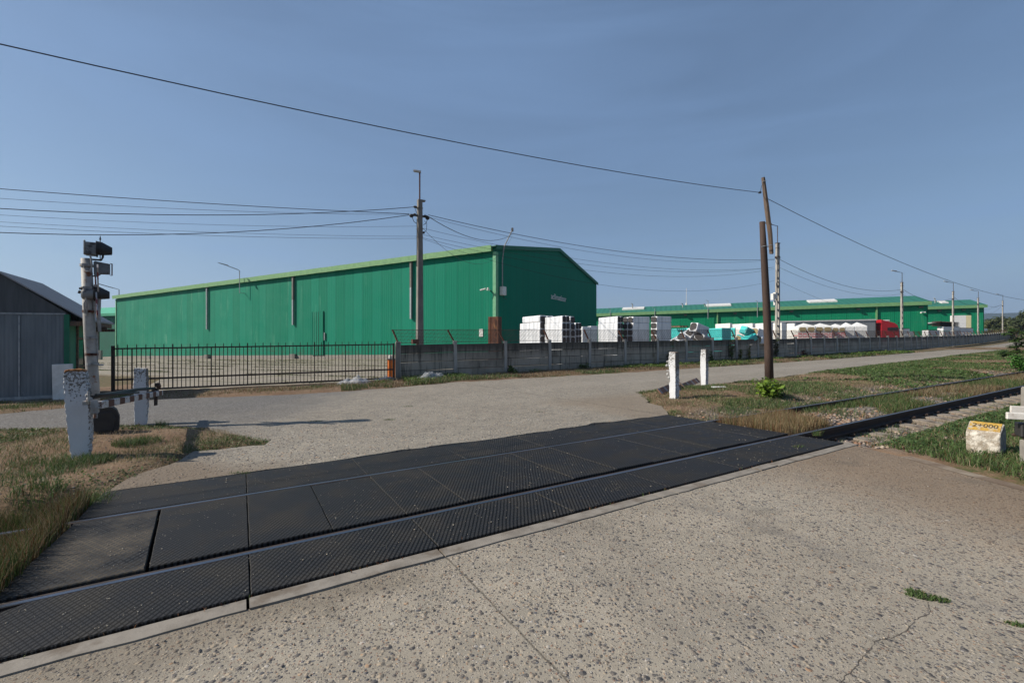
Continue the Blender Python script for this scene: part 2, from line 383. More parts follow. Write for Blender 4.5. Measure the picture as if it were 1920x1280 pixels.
        # dark repair joint: thin tar line across the slab
        j = t.math('ABSOLUTE', t.math('SUBTRACT', t.math('ADD', tt, t.math('MULTIPLY', mid, .05)), 1.245))
        c = t.mix(t.math('MULTIPLY', t.step(j, .002, .009, .62, 0), t.step(nn, 3.05, 3.1, 1, 0)), c, (.035, .03, .022))
        j = t.math('ABSOLUTE', t.math('SUBTRACT', t.math('ADD', tt, t.math('MULTIPLY', mid, .5)), 3.75))
        c = t.mix(t.step(j, .0, .10, .30, 0), c, (.16, .15, .14))
        oil = t.math('MULTIPLY', t.step(t.noise(t.comb(o[0], o[1], 21), .9, 5, .68), .55, .72), t.step(nn, 3.0, 2.9))
        c = t.mix(t.math('MULTIPLY', oil, .42), c, (.10, .088, .072))
        lane = t.step(t.math('ABSOLUTE', t.math('SUBTRACT', t.math('ADD', tt, t.math('MULTIPLY', big, .5)), 2.35)), .15, .55, .16, 0)
        c = t.mix(lane, c, (.12, .11, .10))
        k = t.noise(t.comb(o[0], o[1], 3), 2.2, 6, .62); k = t.math('ABSOLUTE', t.math('SUBTRACT', k, .5))
        m = t.math('MULTIPLY', t.step(k, .0, .005, 1, 0), t.step(t.noise(t.comb(o[0], o[1], 9), .8, 2), .55, .62))
        return t.mix(t.math('MULTIPLY', m, .8), c, (.03, .027, .022))
    M['agg_near'] = agg('exposed_aggregate_concrete', (.37, .325, .258), (.285, .255, .205), PB, [(26, .32, .13, .38), (48, .18, .16, .42), (92, .2, .2, .38)], .97, sp_near)
    def sp_far(t, c, o, big, mid, fine):
        tt = t.math('ADD', t.math('MULTIPLY', o[0], D[0]), t.math('MULTIPLY', o[1], D[1]))
        nn = t.math('ADD', t.math('MULTIPLY', o[0], NV[0]), t.math('MULTIPLY', o[1], NV[1]))
        # grey chippings of the side drive on the left
        q = t.math('ADD', o[0], t.math('MULTIPLY', t.math('SUBTRACT', t.noise(t.comb(o[0], o[1], 1), .45, 5), .5), 5.5))
        m = t.step(q, -6.6, -3.2, .92, 0)
        chp = t.sep(t.vor(t.comb(o[0], o[1], 0), 42)['Color'])[0]; c = t.mix(m, c, t.mix(chp, (.045, .044, .045), (.185, .178, .170)))
        dd1 = t.math('ADD', t.math('ABSOLUTE', t.math('SUBTRACT', tt, -1.2)), t.math('MULTIPLY', t.math('ABSOLUTE', t.math('SUBTRACT', nn, 6.2)), .75))
        dd1 = t.math('ADD', dd1, t.math('MULTIPLY', t.math('SUBTRACT', t.noise(t.comb(o[0], o[1], 5), 1.6, 5, .65), .5), 1.6))
        c = t.mix(t.step(dd1, .9, 2.1, .85, 0), c, t.mix(fine, (.11, .080, .055), (.20, .155, .11)))
        ed_ = t.math('SUBTRACT', t.math('ADD', tt, t.math('MULTIPLY', t.noise(t.comb(o[0], o[1], 6), 1.1, 4), 1.2)), 6.9)
        c = t.mix(t.math('MULTIPLY', t.step(ed_, -.3, .6), t.step(nn, 10, 8.4, 0, .55)), c, (.19, .145, .10))
        # slab joints and meandering cracks
        j = t.math('ABSOLUTE', t.math('SUBTRACT', t.math('FRACT', t.math('MULTIPLY', t.math('ADD', tt, t.math('MULTIPLY', mid, .25)), 1/6.0)), .21))
        c = t.mix(t.math('MULTIPLY', t.step(j, .001, .006, .55, 0), t.step(tt, 1, 2)), c, (.07, .055, .04))
        k = t.noise(t.comb(o[0], o[1], 3), .8, 6, .62); k = t.math('ABSOLUTE', t.math('SUBTRACT', k, .5))
        m = t.math('MULTIPLY', t.step(k, .0, .004, 1, 0), t.step(t.noise(t.comb(o[0], o[1], 9), .25, 2), .5, .56))
        c = t.mix(t.math('MULTIPLY', m, .8), c, (.05, .042, .032))
        # worn wheel tracks
        d1 = t.math('ABSOLUTE', t.math('SUBTRACT', nn, 12.4)); c = t.mix(t.math('MULTIPLY', t.step(d1, .2, 1.3, .18, 0), t.step(tt, 6, 14)), c, (.34, .31, .27))
        return c
    M['agg_far'] = agg('worn_road_concrete', (.285, .255, .208), (.215, .195, .162), PB, [(20, .25, .16, .38), (38, .2, .16, .38)], 1.0, sp_far)
    # yard slabs with weeds in the joints
    t = NT('yard_slabs'); o = t.sep(t.world()); vv = t.comb(o[0], o[1], 0)
    lx = t.math('ADD', t.math('MULTIPLY', o[0], .885), t.math('MULTIPLY', o[1], -.466)); ly = t.math('ADD', t.math('MULTIPLY', o[0], .466), t.math('MULTIPLY', o[1], .885))
    wob = t.math('MULTIPLY', t.noise(vv, 1.5, 3), .35)
    jx = t.math('FRACT', t.math('MULTIPLY', t.math('ADD', lx, wob), 1/3.0)); jy = t.math('FRACT', t.math('MULTIPLY', t.math('ADD', ly, wob), 1/3.0))
    jx = t.math('MINIMUM', jx, t.math('SUBTRACT', 1, jx)); jy = t.math('MINIMUM', jy, t.math('SUBTRACT', 1, jy)); j = t.math('MINIMUM', jx, jy)
    c = t.mix(t.step(t.noise(vv, .5, 5), .3, .7), (.27, .235, .185), (.21, .185, .15)); c = t.mix(t.noise(vv, 25, 3), c, (.16, .14, .115)) if False else c
    wd = t.noise(vv, .9, 5, .65)
    c = t.mix(t.math('MULTIPLY', t.step(j, .008, .035, 1, 0), t.step(wd, .35, .5)), c, (.085, .085, .035))
    c = t.mix(t.step(t.noise(vv, .35, 6, .7), .60, .68, 0, .8), c, (.09, .095, .035))
    M['yard'] = t.out(c, .9, t.bump(t.noise(vv, 40, 4), .3, .01), .2)
    # rubber crossing panels: studded pattern in panel coordinates
    def rubber(name, sp, cross, dusty):
        t = NT(name); o = t.sep(t.obj()); W_ = t.world()
        wv = t.math('MULTIPLY', t.noise(t.obj(), 2.5, 2), .02)
        x = t.math('MULTIPLY', t.math('ADD', o[0], wv), .857); y = t.math('MULTIPLY', o[1], .515)
        def fam(v): a = t.math('FRACT', t.math('MULTIPLY', v, 1/sp)); return t.math('MINIMUM', a, t.math('SUBTRACT', 1, a))
        a = t.step(fam(t.math('SUBTRACT', x, y)), .15, .28); b_ = t.step(fam(t.math('ADD', x, y)), .06, .16, cross, 1)
        h = t.math('MULTIPLY', a, b_)
        wear = t.step(t.noise(W_, 1.1, 4, .6), .50, .70)
        h2 = t.mix(t.math('MULTIPLY', wear, .14), h, (1, 1, 1))
        dust = t.step(t.noise(W_, 2.2, 5, .65), .38, .70)
        top = t.mix(dust, (.0255, .0255, .026), (.038, .0365, .034)); top = t.mix(t.step(t.noise(W_, 240, 2, .5), .66, .73, 0, .6), top, (.26, .21, .155))
        gr = t.mix(dust, (.002, .0015, .0015), dusty)
        c = t.mix(h2, gr, top)
        b = t.bump(h2, .14, .004); b = t.bump(t.noise(W_, 90, 3), .25, .003, b)
        return t.out(c, t.step(dust, 0, 1, .60, .80), b, .2)
    M['rubber'] = rubber('diamond_tread_rubber', .030, .38, (.006, .005, .004))
    M['rubber2'] = rubber('dusty_tread_rubber', .038, .02, (.085, .070, .052))
    # rails
    M['railtop'] = mottled('polished_rail', (.20, .22, .26), (.13, .145, .17), 5, .33, .05, 60, .001, metal=.9, stretch=(.3, 6, 1))
    M['railside'] = mottled('rail_rust', (.035, .020, .015), (.022, .015, .013), 10, .85, .3, 60, .002)
    # soil with straw
    t = NT('soil'); v = t.world(); o = t.sep(v); at_ = t.n('VertexColor'); at_.layer_name = 'col'; g = t.sep(at_.outputs[0])
    c = t.mix(t.step(t.noise(v, 1.3, 6, .65), .32, .68), (.140, .085, .052), (.205, .138, .090))
    straw = t.step(t.noise(t.scale(v, (1, 2.2, 1)), 42, 4, .7), .52, .66)
    c = t.mix(t.math('MULTIPLY', straw, .38), c, (.27, .205, .125))
    c = t.mix(t.step(t.noise(v, 90, 3), .5, .7, 0, .5), c, (.06, .045, .03))
    c = t.mix(t.math('MULTIPLY', g[0], t.step(t.noise(v, 7, 5, .7), .35, .6)), c, (.045, .062, .018))
    c = t.mix(g[1], c, t.mix(t.noise(v, 60, 3), (.10, .09, .08), (.23, .20, .17)))
    b = t.bump(t.noise(v, 40, 5, .65), .6, .02); b = t.bump(t.noise(v, 8, 3), .5, .05, b)
    M['soil'] = t.out(c, .95, b, .15)
    # things with a colour per blade, leaf or stone
    for k, nm, tr in (('blade', 'grass_blades', .25), ('leaf', 'leaves', .3)):
        t = NT(nm); a = t.n('VertexColor'); a.layer_name = 'col'
        t.out(a.outputs[0], .6, None, .3)
        tl = t.n('BsdfTranslucent'); t.l(a.outputs[0], tl.inputs[0]); ms = t.n('MixShader'); ms.inputs[0].default_value = tr
        t.l(t.b.outputs[0], ms.inputs[1]); t.l(tl.outputs[0], ms.inputs[2]); t.l(ms.outputs[0], t.t.nodes['Material Output'].inputs[0]); M[k] = t.m
    t = NT('stones'); a = t.n('VertexColor'); a.layer_name = 'col'
    c = t.mix(t.step(t.noise(t.world(), 60, 4), .3, .7, 0, .5), a.outputs[0], (.14, .11, .09)); M['stone'] = t.out(c, .9, t.bump(t.noise(t.world(), 90, 4), .5, .004), .2)
    # clear plastic sheet
    t = NT('clear_plastic_sheet'); t.out((.62, .64, .67), .22, t.bump(t.noise(t.obj(), 18, 4), .8, .02), .5, None, Alpha=.30); M['plastic'] = t.m
    # brick pattern print (red) on lower half of packs; red and white barrier stripes
    t = NT('red_brick_print'); br = t.n('TexBrick'); o = t.sep(t.obj()); t.l(t.comb(o[0], o[2], 0), br.inputs[0]); br.inputs['Scale'].default_value = 1
    br.inputs['Brick Width'].default_value = .42; br.inputs['Row Height'].default_value = .17; br.inputs['Mortar Size'].default_value = .03
    br.inputs['Color1'].default_value = (.52, .10, .12, 1); br.inputs['Color2'].default_value = (.60, .17, .19, 1); br.inputs['Mortar'].default_value = (.68, .66, .63, 1)
    M['brickprint'] = t.out(br.outputs[0], .5)
    t = NT('barrier_stripes'); o = t.sep(t.obj()); s_ = t.step(t.math('FRACT', t.math('MULTIPLY', o[0], 1/.52)), .49, .51)
    wv = t.mix(t.step(t.noise(t.obj(), 22, 5, .7), .52, .62), (.52, .51, .50), (.20, .12, .09)); rv = t.mix(t.noise(t.obj(), 20, 4), (.13, .045, .025), (.07, .03, .02))
    M['stripes'] = t.out(t.mix(s_, wv, rv), .8, t.bump(t.noise(t.obj(), 40, 3), .3, .004))
    t = NT('faded_stripes'); o = t.sep(t.obj()); s_ = t.step(t.math('FRACT', t.math('MULTIPLY', o[0], 1/.50)), .28, .32, 0, 1)
    wv = t.mix(t.noise(t.obj(), 22, 5, .7), (.36, .34, .32), (.22, .15, .12)); rv = t.mix(t.noise(t.obj(), 20, 4), (.16, .065, .04), (.22, .11, .07))
    M['stripes2'] = t.out(t.mix(s_, wv, rv), .8, t.bump(t.noise(t.obj(), 40, 3), .3, .004))
    # printed block wrap: white with short blue and red marks
    t = NT('printed_wrap'); o = t.sep(t.obj()); q = t.comb(t.math('ADD', o[0], o[1]), t.math('MULTIPLY', o[2], 1), 0)
    v1 = t.noise(t.scale(q, (2.2, 9, 1)), 1.3, 3, .6); v2 = t.noise(t.scale(q, (1.6, 6, 1)), 1.9, 2, .6)
    c = t.mix(t.step(v1, .62, .65, 0, .8), (.68, .68, .67), (.10, .25, .50)); c = t.mix(t.step(v2, .66, .69, 0, .7), c, (.65, .18, .14))
    M['printwrap'] = t.out(c, .5, t.bump(t.noise(t.obj(), 6, 3), .3, .03))
    t = NT('bale_wrap_print'); o = t.sep(t.obj()); q = t.comb(t.math('ADD', o[0], o[1]), o[2], 0)
    v1 = t.noise(t.scale(q, (5, 26, 1)), 1.0, 3, .6); v2 = t.noise(t.scale(q, (3, 12, 1)), 1.4, 2, .6); cr = t.noise(t.scale(t.obj(), (7, 7, .8)), 1.0, 4, .6)
    bd = t.math('SUBTRACT', t.math('MULTIPLY', t.noise(t.scale(t.obj(), (1.3, 1.3, .05)), 1.0, 1), 1), .5); bd = t.step(t.math('ABSOLUTE', bd), .02, .06, 1, 0)
    c = t.mix(t.step(cr, .35, .65), (.72, .73, .75), (.56, .58, .61)); c = t.mix(t.math('MULTIPLY', bd, .5), c, (.36, .38, .41)); c = t.mix(t.math('MULTIPLY', t.step(v1, .58, .64, 0, .55), t.step(bd, 0, 1, .15, 1)), c, (.30, .31, .33)); c = t.mix(t.step(v2, .71, .73, 0, .35), c, (.55, .25, .25))
    M['balewrap'] = t.out(c, .4, t.bump(cr, .6, .05), .4)
    # metal shed front: micro-ribbed dull zinc
    t = NT('zinc_sheet'); o = t.sep(t.obj()); r = t.math('SINE', t.math('MULTIPLY', o[0], 2*math.pi/.09))
    c = t.mix(t.step(t.noise(t.scale(t.obj(), (3, 3, .6)), 1.5, 5), .3, .7), (.105, .125, .14), (.15, .17, .185)); c = t.mix(t.step(t.noise(t.obj(), 3, 5, .7), .64, .72, 0, .6), c, (.25, .27, .28))
    M['zinc'] = t.out(c, .55, t.bump(r, .5, .008, t.bump(t.noise(t.obj(), 2.5, 3), .4, .05)), .5, .25)
    t = NT('corrugated_grey_roof'); o = t.sep(t.obj()); r = t.math('SINE', t.math('MULTIPLY', o[1], 2*math.pi/.15))
    c = t.mix(t.noise(t.obj(), 3, 5), (.20, .20, .215), (.30, .30, .31)); M['shedroof'] = t.out(c, .7, t.bump(r, .7, .02), .3)
    # milestone
    t = NT('old_limewashed_stone'); v = t.obj(); c = t.mix(t.step(t.noise(v, 11, 6, .7), .42, .58), (.58, .54, .47), (.30, .255, .20)); c = t.mix(t.step(t.noise(v, 5, 5, .7), .60, .72), c, (.36, .26, .09))
    o = t.sep(v); c = t.mix(t.step(t.math('ADD', o[0], t.math('MULTIPLY', t.noise(v, 14, 4), .05)), .163, .175), c, (.24, .225, .21))  # right side coloured darker, its shade put into the stone colour
    M['milestone'] = t.out(c, .92, t.bump(t.noise(v, 16, 6, .7), .9, .03), .15)
    M['yellow'] = mottled('yellow_sign_paint', (.46, .29, .050), (.33, .19, .035), 18, .8, .5, 40, .006, (.36, .31, .22), 15, (.53, .60))
m_tex()

TRK = math.atan2(D[1], D[0])
def shear(a): return (SX*math.cos(a)+SY*math.sin(a), -SX*math.sin(a)+SY*math.cos(a))
SHT = shear(TRK)
def gz(p, dz=0): return (p[0], p[1], G(p[0], p[1])+dz)

# ================================================================== SETTING: pavements, yard, ground
def sheet(name, poly, mat, top, th=.1, kind='structure'):
    mb = MB(); n = len(poly)
    a = [(x, y, G(x, y)+top) for x, y in poly]; b = [(x, y, G(x, y)+top-th) for x, y in poly]
    mb.add(a+b, [tuple(range(n))] + [(i, n+i, n+(i+1) % n, (i+1) % n) for i in range(n)])
    me = bpy.data.meshes.new(name); me.from_pydata(mb.v, [], mb.f); bm = bmesh.new(); bm.from_mesh(me)
    bmesh.ops.triangulate(bm, faces=[f for f in bm.faces if len(f.verts) > 4]); bmesh.ops.recalc_face_normals(bm, faces=bm.faces)
    up = sum(f.normal.z*f.calc_area() for f in bm.faces)
    if up < 0: bmesh.ops.reverse_faces(bm, faces=bm.faces)
    bm.to_mesh(me); bm.free(); me.materials.append(mat)
    o = bpy.data.objects.new(name, me); C.objects.link(o); return tag(o, kind=kind)
def rough_edge(poly, step=.35, amp=.07, seed=1):
    out = []
    for i in range(len(poly)):
        p, q = poly[i], poly[(i+1) % len(poly)]; l = math.hypot(q[0]-p[0], q[1]-p[1]); k = max(1, min(80, int(l/step)))
        if l > 30: k = 1
        for j in range(k):
            x = p[0]+(q[0]-p[0])*j/k; y = p[1]+(q[1]-p[1])*j/k
            x += (float(vnoise(x, y, 1.6, seed))-.5)*2*amp + (float(vnoise(x, y, 6, seed+5))-.5)*amp
            y += (float(vnoise(x, y, 1.6, seed+9))-.5)*2*amp + (float(vnoise(x, y, 6, seed+7))-.5)*amp
            out.append((x, y))
    return out
MATN, MATF, T0, T1 = 3.09, 6.13, -1.22, 7.2
near_poly = [xy(-9, 2.965), xy(7.22, 2.965)] + [(4.80, 5.6), (4.87, 4.3), (5.05, 2.5), (5.4, 0), (6.2, -8), (-14, -8)]
sheet('near_pavement', near_poly, M['agg_near'], -.022)
# kerb strip between rubber and pavement, cast in lengths
kb = MB()
ts = [-9, -7, -5, -3.0, -1.2, .03, 1.21, 3.4, 3.62, 5.0, 5.35, 6.1, 7.3]
for i in range(len(ts)-1):
    a, b = ts[i]+.008, ts[i+1]-.008; k = max(2, int((b-a)/.12)); rr = random.Random(i)
    near = [xy(a+(b-a)*j/k, 2.955-.012*rr.random()+.012*float(vnoise(j*.6, i, 1, 3))) for j in range(k+1)]
    far = [xy(a+(b-a)*j/k, 3.075) for j in range(k+1)]
    pl = near + far[::-1]; n = len(pl); zz = -.012+rr.uniform(-.003, .003)
    kb.add([(x, y, G(x, y)+zz) for x, y in pl]+[(x, y, G(x, y)+zz-.12) for x, y in pl], [tuple(range(n))]+[(q, (q+1) % n, n+(q+1) % n, n+q) for q in range(n)])
tag(kb.build('kerb', mottled('stained_kerb_concrete', (.225, .200, .168), (.165, .145, .12), 7, .9, .5, 90, .004, (.125, .10, .075), 3, (.50, .66))), kind='structure')
eb = MB()
epts = [(4.72, 6.3), (4.76, 5.6), (4.83, 4.3), (5.0, 2.5), (5.35, 0), (6.1, -8)]
for i in range(len(epts)-1):
    (x0, y0), (x1, y1) = epts[i], epts[i+1]
    if i >= 1: eb.add([(x, y, G(x, y)-.018+dz) for dz in (0, -.2) for x, y in ((x0, y0), (x1, y1), (x1+.24, y1+.02), (x0+.24, y0+.02))], [(0,1,2,3),(3,2,6,7),(0,3,7,4),(1,5,6,2)])
tag(eb.build('verge_kerb', mottled('tan_verge_kerb', (.25, .205, .155), (.175, .135, .095), 4, .9, .5, 90, .004, (.13, .09, .06), 1.5, (.46, .62))), kind='structure')
# road and apron on the far side of the track
WT = [5.65,8.24,10.83,13.43,16.03,18.63,21.23,23.83,26.43,29.03,31.63,34.23,36.83,39.42,42.0,44.6,47.19,49.78,52.38,54.97,57.56,60.16,62.74,65.33,67.91,70.48,73.07,75.66,78.25,80.84]
WN = [18.9,18.9,18.9,18.9,18.9,18.88,18.88,18.9,18.92,18.93,18.98,19.04,19.12,19.3,19.5,19.7,19.92,20.12,20.3,20.48,20.7,20.88,21.1,21.36,21.7,22.03,22.3,22.54,22.76,23.0]
while WT[-1] < 141: WT.append(WT[-1]+2.584); WN.append(WN[-1]+.283)
def wall_n(t): return float(np.interp(t, WT, WN))
far_edge = [(-25, 4.5), (-12.1, 10.8), at(120, 765), at(210, 757), at(300, 748), at(420, 744), at(520, 741), at(640, 734), at(740, 727), at(860, 716), at(950, 711), at(1100, 703), at(1240, 694)]
rt = [22, 26, 30, 36, 42, 50, 58, 66]
far_edge += [xy(t, wall_n(t)-3.3) for t in rt]
near_edge = [xy(t, wall_n(t)-float(np.interp(t, [22, 30, 45, 66], [8.6, 7.9, 7.3, 7.2]))) for t in rt[::-1]] + [xy(14.7, 9.3), at(1300, 727), at(1190, 735), at(1205, 745), at(1235, 762), at(1262, 779)]
isl = [xy(7.17, MATF+.02), xy(T0, MATF+.02), at(197, 919), at(255, 893), at(325, 864), at(360, 848), at(500, 832), at(514, 824), at(450, 811), at(380, 803), at(300, 797), at(200, 801), at(100, 803), (-9.6, 8.5), (-23, 1.0)]
road_poly = far_edge + near_edge + isl
rp_pts = rough_edge(road_poly, .22, .13, 3)
def off_mat(p):
    t, n = tn(*p)
    return xy(t, max(n, MATF+.012)) if (T0-.15 < t < T1+.15 and n < MATF+.22) else p
sheet('road', [off_mat(p) for p in rp_pts], M['agg_far'], 0.0)
rd = MB(); tt = [66, 70, 76, 84, 92, 100, 108, 116, 124, 132, 140, 160, 200, 260]
pv = []
for t in tt: n0 = wall_n(t) if t <= 141 else WN[-1]+.11*(t-141); pv.append((xy(t, n0-3.3), xy(t, n0-7.2)))
for i in range(len(pv)-1):
    a, b = pv[i]; c_, d_ = pv[i+1]; rd.add([gz(a), gz(b), gz(d_), gz(c_)], [(0, 1, 2, 3)])
tag(rd.build('road', M['agg_far']), kind='structure')
yard_poly = [(-15.5, 19.6), (-13.0, 15.9), xy(5.6, 19.2), xy(30, 19.2), xy(45, 20.0), xy(69, 22.1), xy(69, 75), (-20, 130), (-100, 120), (-70, 50), (-19, 25)]
sheet('yard', yard_poly, M['yard'], -.01)

def axis(a, b, s): return list(np.arange(a, b, s))
def grow(v, lim, g=1.22, s0=.5):
    out = []; s = s0; x = v
    while abs(x) < lim: x += s*(1 if lim*0+1 else 1); s *= g; out.append(x)
    return out
gx_pos = axis(-16, 16, .16)+axis(16, 60, .4); gy_pos = axis(-2, 22, .16)+axis(22, 56, .4)
right = grow(60, 5000); left = [-16-(r-60) for r in right]; up_ = grow(56, 6000); dn = [-2-(r-56) for r in up_ if r < 600]
gx = np.array(sorted(left)+gx_pos+right); gy = np.array(sorted(dn)+gy_pos+up_)
XX, YY = np.meshgrid(gx, gy); x = XX.ravel(); y = YY.ravel()
tG = x*D[0]+y*D[1]; nG = x*NV[0]+y*NV[1]
base = SX*np.clip(x, -900, 1500) + SY*np.clip(y, -900, 1500) + rise(tG)
dense = (x > -16.1) & (x < 60.5) & (y > -2.1) & (y < 56.5)
dp = np.full(x.shape, -5.0)
near_sh = polydist(x[dense], y[dense], near_poly); road_sh = polydist(x[dense], y[dense], road_poly); yard_sh = polydist(x[dense], y[dense], yard_poly)
dd = np.maximum(np.maximum(near_sh, road_sh), yard_sh)
matd = np.minimum(np.minimum(nG-(MATN-.25), MATF+.05-nG), np.minimum(tG-T0+.02, T1-tG))[dense]
allp = np.maximum(dd, matd)
def sm(v, a, b): q = np.clip((v-a)/(b-a), 0, 1); return q*q*(3-2*q)
h = base.copy(); n1 = fbm(x, y, .9, 3, 4)-.5; n2 = vnoise(x, y, 4.5, 8)-.5
rel = .02 + n1*.10 + n2*.02
mound = .10*np.exp(-(((x-7.2)/2.4)**2+((y-13.3)/1.6)**2)) + .05*np.exp(-(((x+6.3)/1.6)**2+((y-7.2)/1.6)**2))
rel = rel + mound
trk_r = sm(np.abs(nG-4.48), 2.0, 1.25)*(sm(tG, 7.15, 7.4))*sm(tG, 400, 200)          # ballast bed to the right of the crossing
trk_l = sm(np.abs(nG-4.6), 1.75, 1.35)*sm(-tG, -T0-.05, -T0+.15)
rel = rel*(1-np.maximum(trk_r, trk_l)*.8) - (.08+.15*sm(-nG, -3.85, -3.70))*trk_r*(1-.15*sm(nG, 5.1, 5.35)) - .09*np.exp(-((nG-5.2)/.24)**2)*sm(tG, 7.2, 7.5)*sm(tG, 70, 50) - .20*trk_l
hd = rel[dense]; fade = sm(-allp, .0, .35)
hd = -.03*(1-fade) + hd*fade; hd = np.where(allp > .0, -.03-.10*sm(allp, 0, .14), hd)
rel[dense] = hd; rel[~dense] = np.where((tG[~dense] > 60) | (x[~dense] < -16), -.12, -.12)
h = base+rel
green = sm(fbm(x, y, .55, 21, 4), .50, .66)
greenz = np.where((nG > 5.5) & (tG > 7), .95, np.where(tG > 6, .9, .30))
gravel = trk_r*sm(fbm(x, y, .8, 31, 3), .40, .55)
gravel = np.maximum(gravel, ((nG < 2.9) & (nG > 2.0) & (tG > 7.2))*.4)
green = np.maximum(green, .8*sm(fbm(x, y, 1.0, 90, 3), .38, .52)*(nG > 5.3)*(tG > 7)*(np.hypot(x, y) < 17)); col = np.stack([green*greenz, gravel, np.zeros_like(x)], 1)
col[~dense, 0] = .75
ny, nx = XX.shape; idx = np.arange(nx*ny).reshape(ny, nx)
q4 = np.stack([idx[:-1, :-1], idx[:-1, 1:], idx[1:, 1:], idx[1:, :-1]], -1).reshape(-1, 4)
gr = npmesh('ground', np.stack([x, y, h], 1), faces4=q4, mats=M['soil'], col=col, smooth=True); tag(gr, kind='structure')
relgrid = h.reshape(ny, nx)
def hz(px_, py_):
    i = np.clip(np.searchsorted(gx, px_)-1, 0, nx-2); j = np.clip(np.searchsorted(gy, py_)-1, 0, ny-2)
    fx = (px_-gx[i])/(gx[i+1]-gx[i]); fy = (py_-gy[j])/(gy[j+1]-gy[j])
    return (relgrid[j, i]*(1-fx)+relgrid[j, i+1]*fx)*(1-fy)+(relgrid[j+1, i]*(1-fx)+relgrid[j+1, i+1]*fx)*fy
def hz1(p): return float(hz(np.array([p[0]]), np.array([p[1]]))[0])
# distant hills
hv = []; hf = []; K = 90
for i in range(K+1):
    a = R(-75 + 150*i/K); r0 = 2300; xx, yy = r0*math.sin(a), r0*math.cos(a)
    top = 98+16*float(fbm(i*.13, 0, 1, 5, 3)) - 6*math.sin(i*.09)
    for (rr, zz) in ((1500, -20), (2000, .40*top), (2300, .93*top), (2600, top*1.05), (3000, -40)): hv.append((rr*math.sin(a), rr*math.cos(a), zz))
for i in range(K):
    for j in range(4): q = i*5+j; hf.append((q, q+5, q+6, q+1))
hm = MB(); hm.add(hv, hf); M['hill'] = mottled('hill_woodland', (.020, .032, .020), (.040, .055, .030), .004, .95, 0, 1, c3=(.10, .10, .055), s3=.003, t3=(.60, .66))
tag(hm.build('hills', M['hill'], smooth=True), kind='structure')

# ================================================================== TRACK
def rail(n0, label, s0, s1):
    prof = [(-.036, 0), (.036, 0), (.036, -.036), (.012, -.05), (.010, -.115), (.07, -.135), (.07, -.15), (-.07, -.15), (-.07, -.135), (-.010, -.115), (-.012, -.05), (-.036, -.036)]
    o0 = xy(0, n0); rt_ = thing('rail', gz(o0, -.003), TRK, label, 'rail', 'rails of the single track')
    mb = MB(); k = len(prof); ts_ = [-14, T0, T1, 20, 40, 70, 100, 160]
    for t in ts_: mb.v += [(t, p[0], p[1] + SHT[0]*t + SHT[1]*p[0] + float(rise(t))) for p in prof]
    for s in range(len(ts_)-1):
        for i in range(k):
            a, b = s*k+i, s*k+(i+1) % k; mb.f.append((a, b, b+k, a+k)); mb.m.append(0)
    mb.build('rail_body', M['railside'], rt_)
    tp = MB()
    for t in ts_: tp.v += [(t, p, .003 + SHT[0]*t + SHT[1]*p + float(rise(t))) for p in (s0, s1)]+[(t, p, -.002+ SHT[0]*t + SHT[1]*p + float(rise(t))) for p in (s0-.001, s1+.001)]
    for s in range(len(ts_)-1):
        a = s*4
        for u_, v_ in ((0, 1), (2, 0), (1, 3)): tp.f.append((a+u_, a+v_, a+4+v_, a+4+u_)); tp.m.append(0)
    tp.build('running_surface', M['railtop'], rt_)
    return rt_
rail(3.74, 'polished steel rail with a dark rusty side, nearer the camera, beside the open flange gap', -.030, .004)
rail(5.225, 'polished steel rail farther from the camera, beside the far rubber row and the grass', -.014, .018)
# concrete sleepers showing to the right of the crossing
sleep0 = None; kids = None; rs = random.Random(3)
for i in range(34):
    t = 7.55 + .62*i; p = xy(t, 4.48); lab = 'pale concrete sleeper end under the near rail, %s along from the rubber crossing' % ORD[i]
    if sleep0 is None:
        sleep0 = thing('railway_sleeper', gz(p, -.18), TRK, lab, 'sleeper', 'concrete sleepers under the track')
        mb = MB(); pr = [(-1.30, -.22), (1.30, -.22), (1.30, 0), (1.02, .03), (.45, .03), (.30, -.03), (-.30, -.03), (-.45, .03), (-1.02, .03), (-1.30, 0)]
        mb.prism([(a, b) for a, b in pr], -.13, .13, 'x'); mb.jitter(.006, 2).build('sleeper_body', mottled('sleeper_concrete', (.25, .215, .175), (.165, .135, .105), 5, .9, .6, 60, .008, (.11, .085, .06), 3, (.50, .62)), sleep0, bevel=.02, seg=2, shear=SHT)
        for s in (-.745, .745):
            for e in (-.09, .09): MB().box((0, s+e, .045), (.10, .05, .05)).box((0, s+e*1.3, .065), (.03, .03, .04)).build('rail_clip', M['railside'], sleep0, shear=SHT)
        kids = kidmap()
    else:
        o = dup(sleep0, kids, gz(p, -.18+rs.uniform(-.035, .0)-(.03 if i < 4 else 0)), TRK+rs.uniform(-.03, .03), lab)
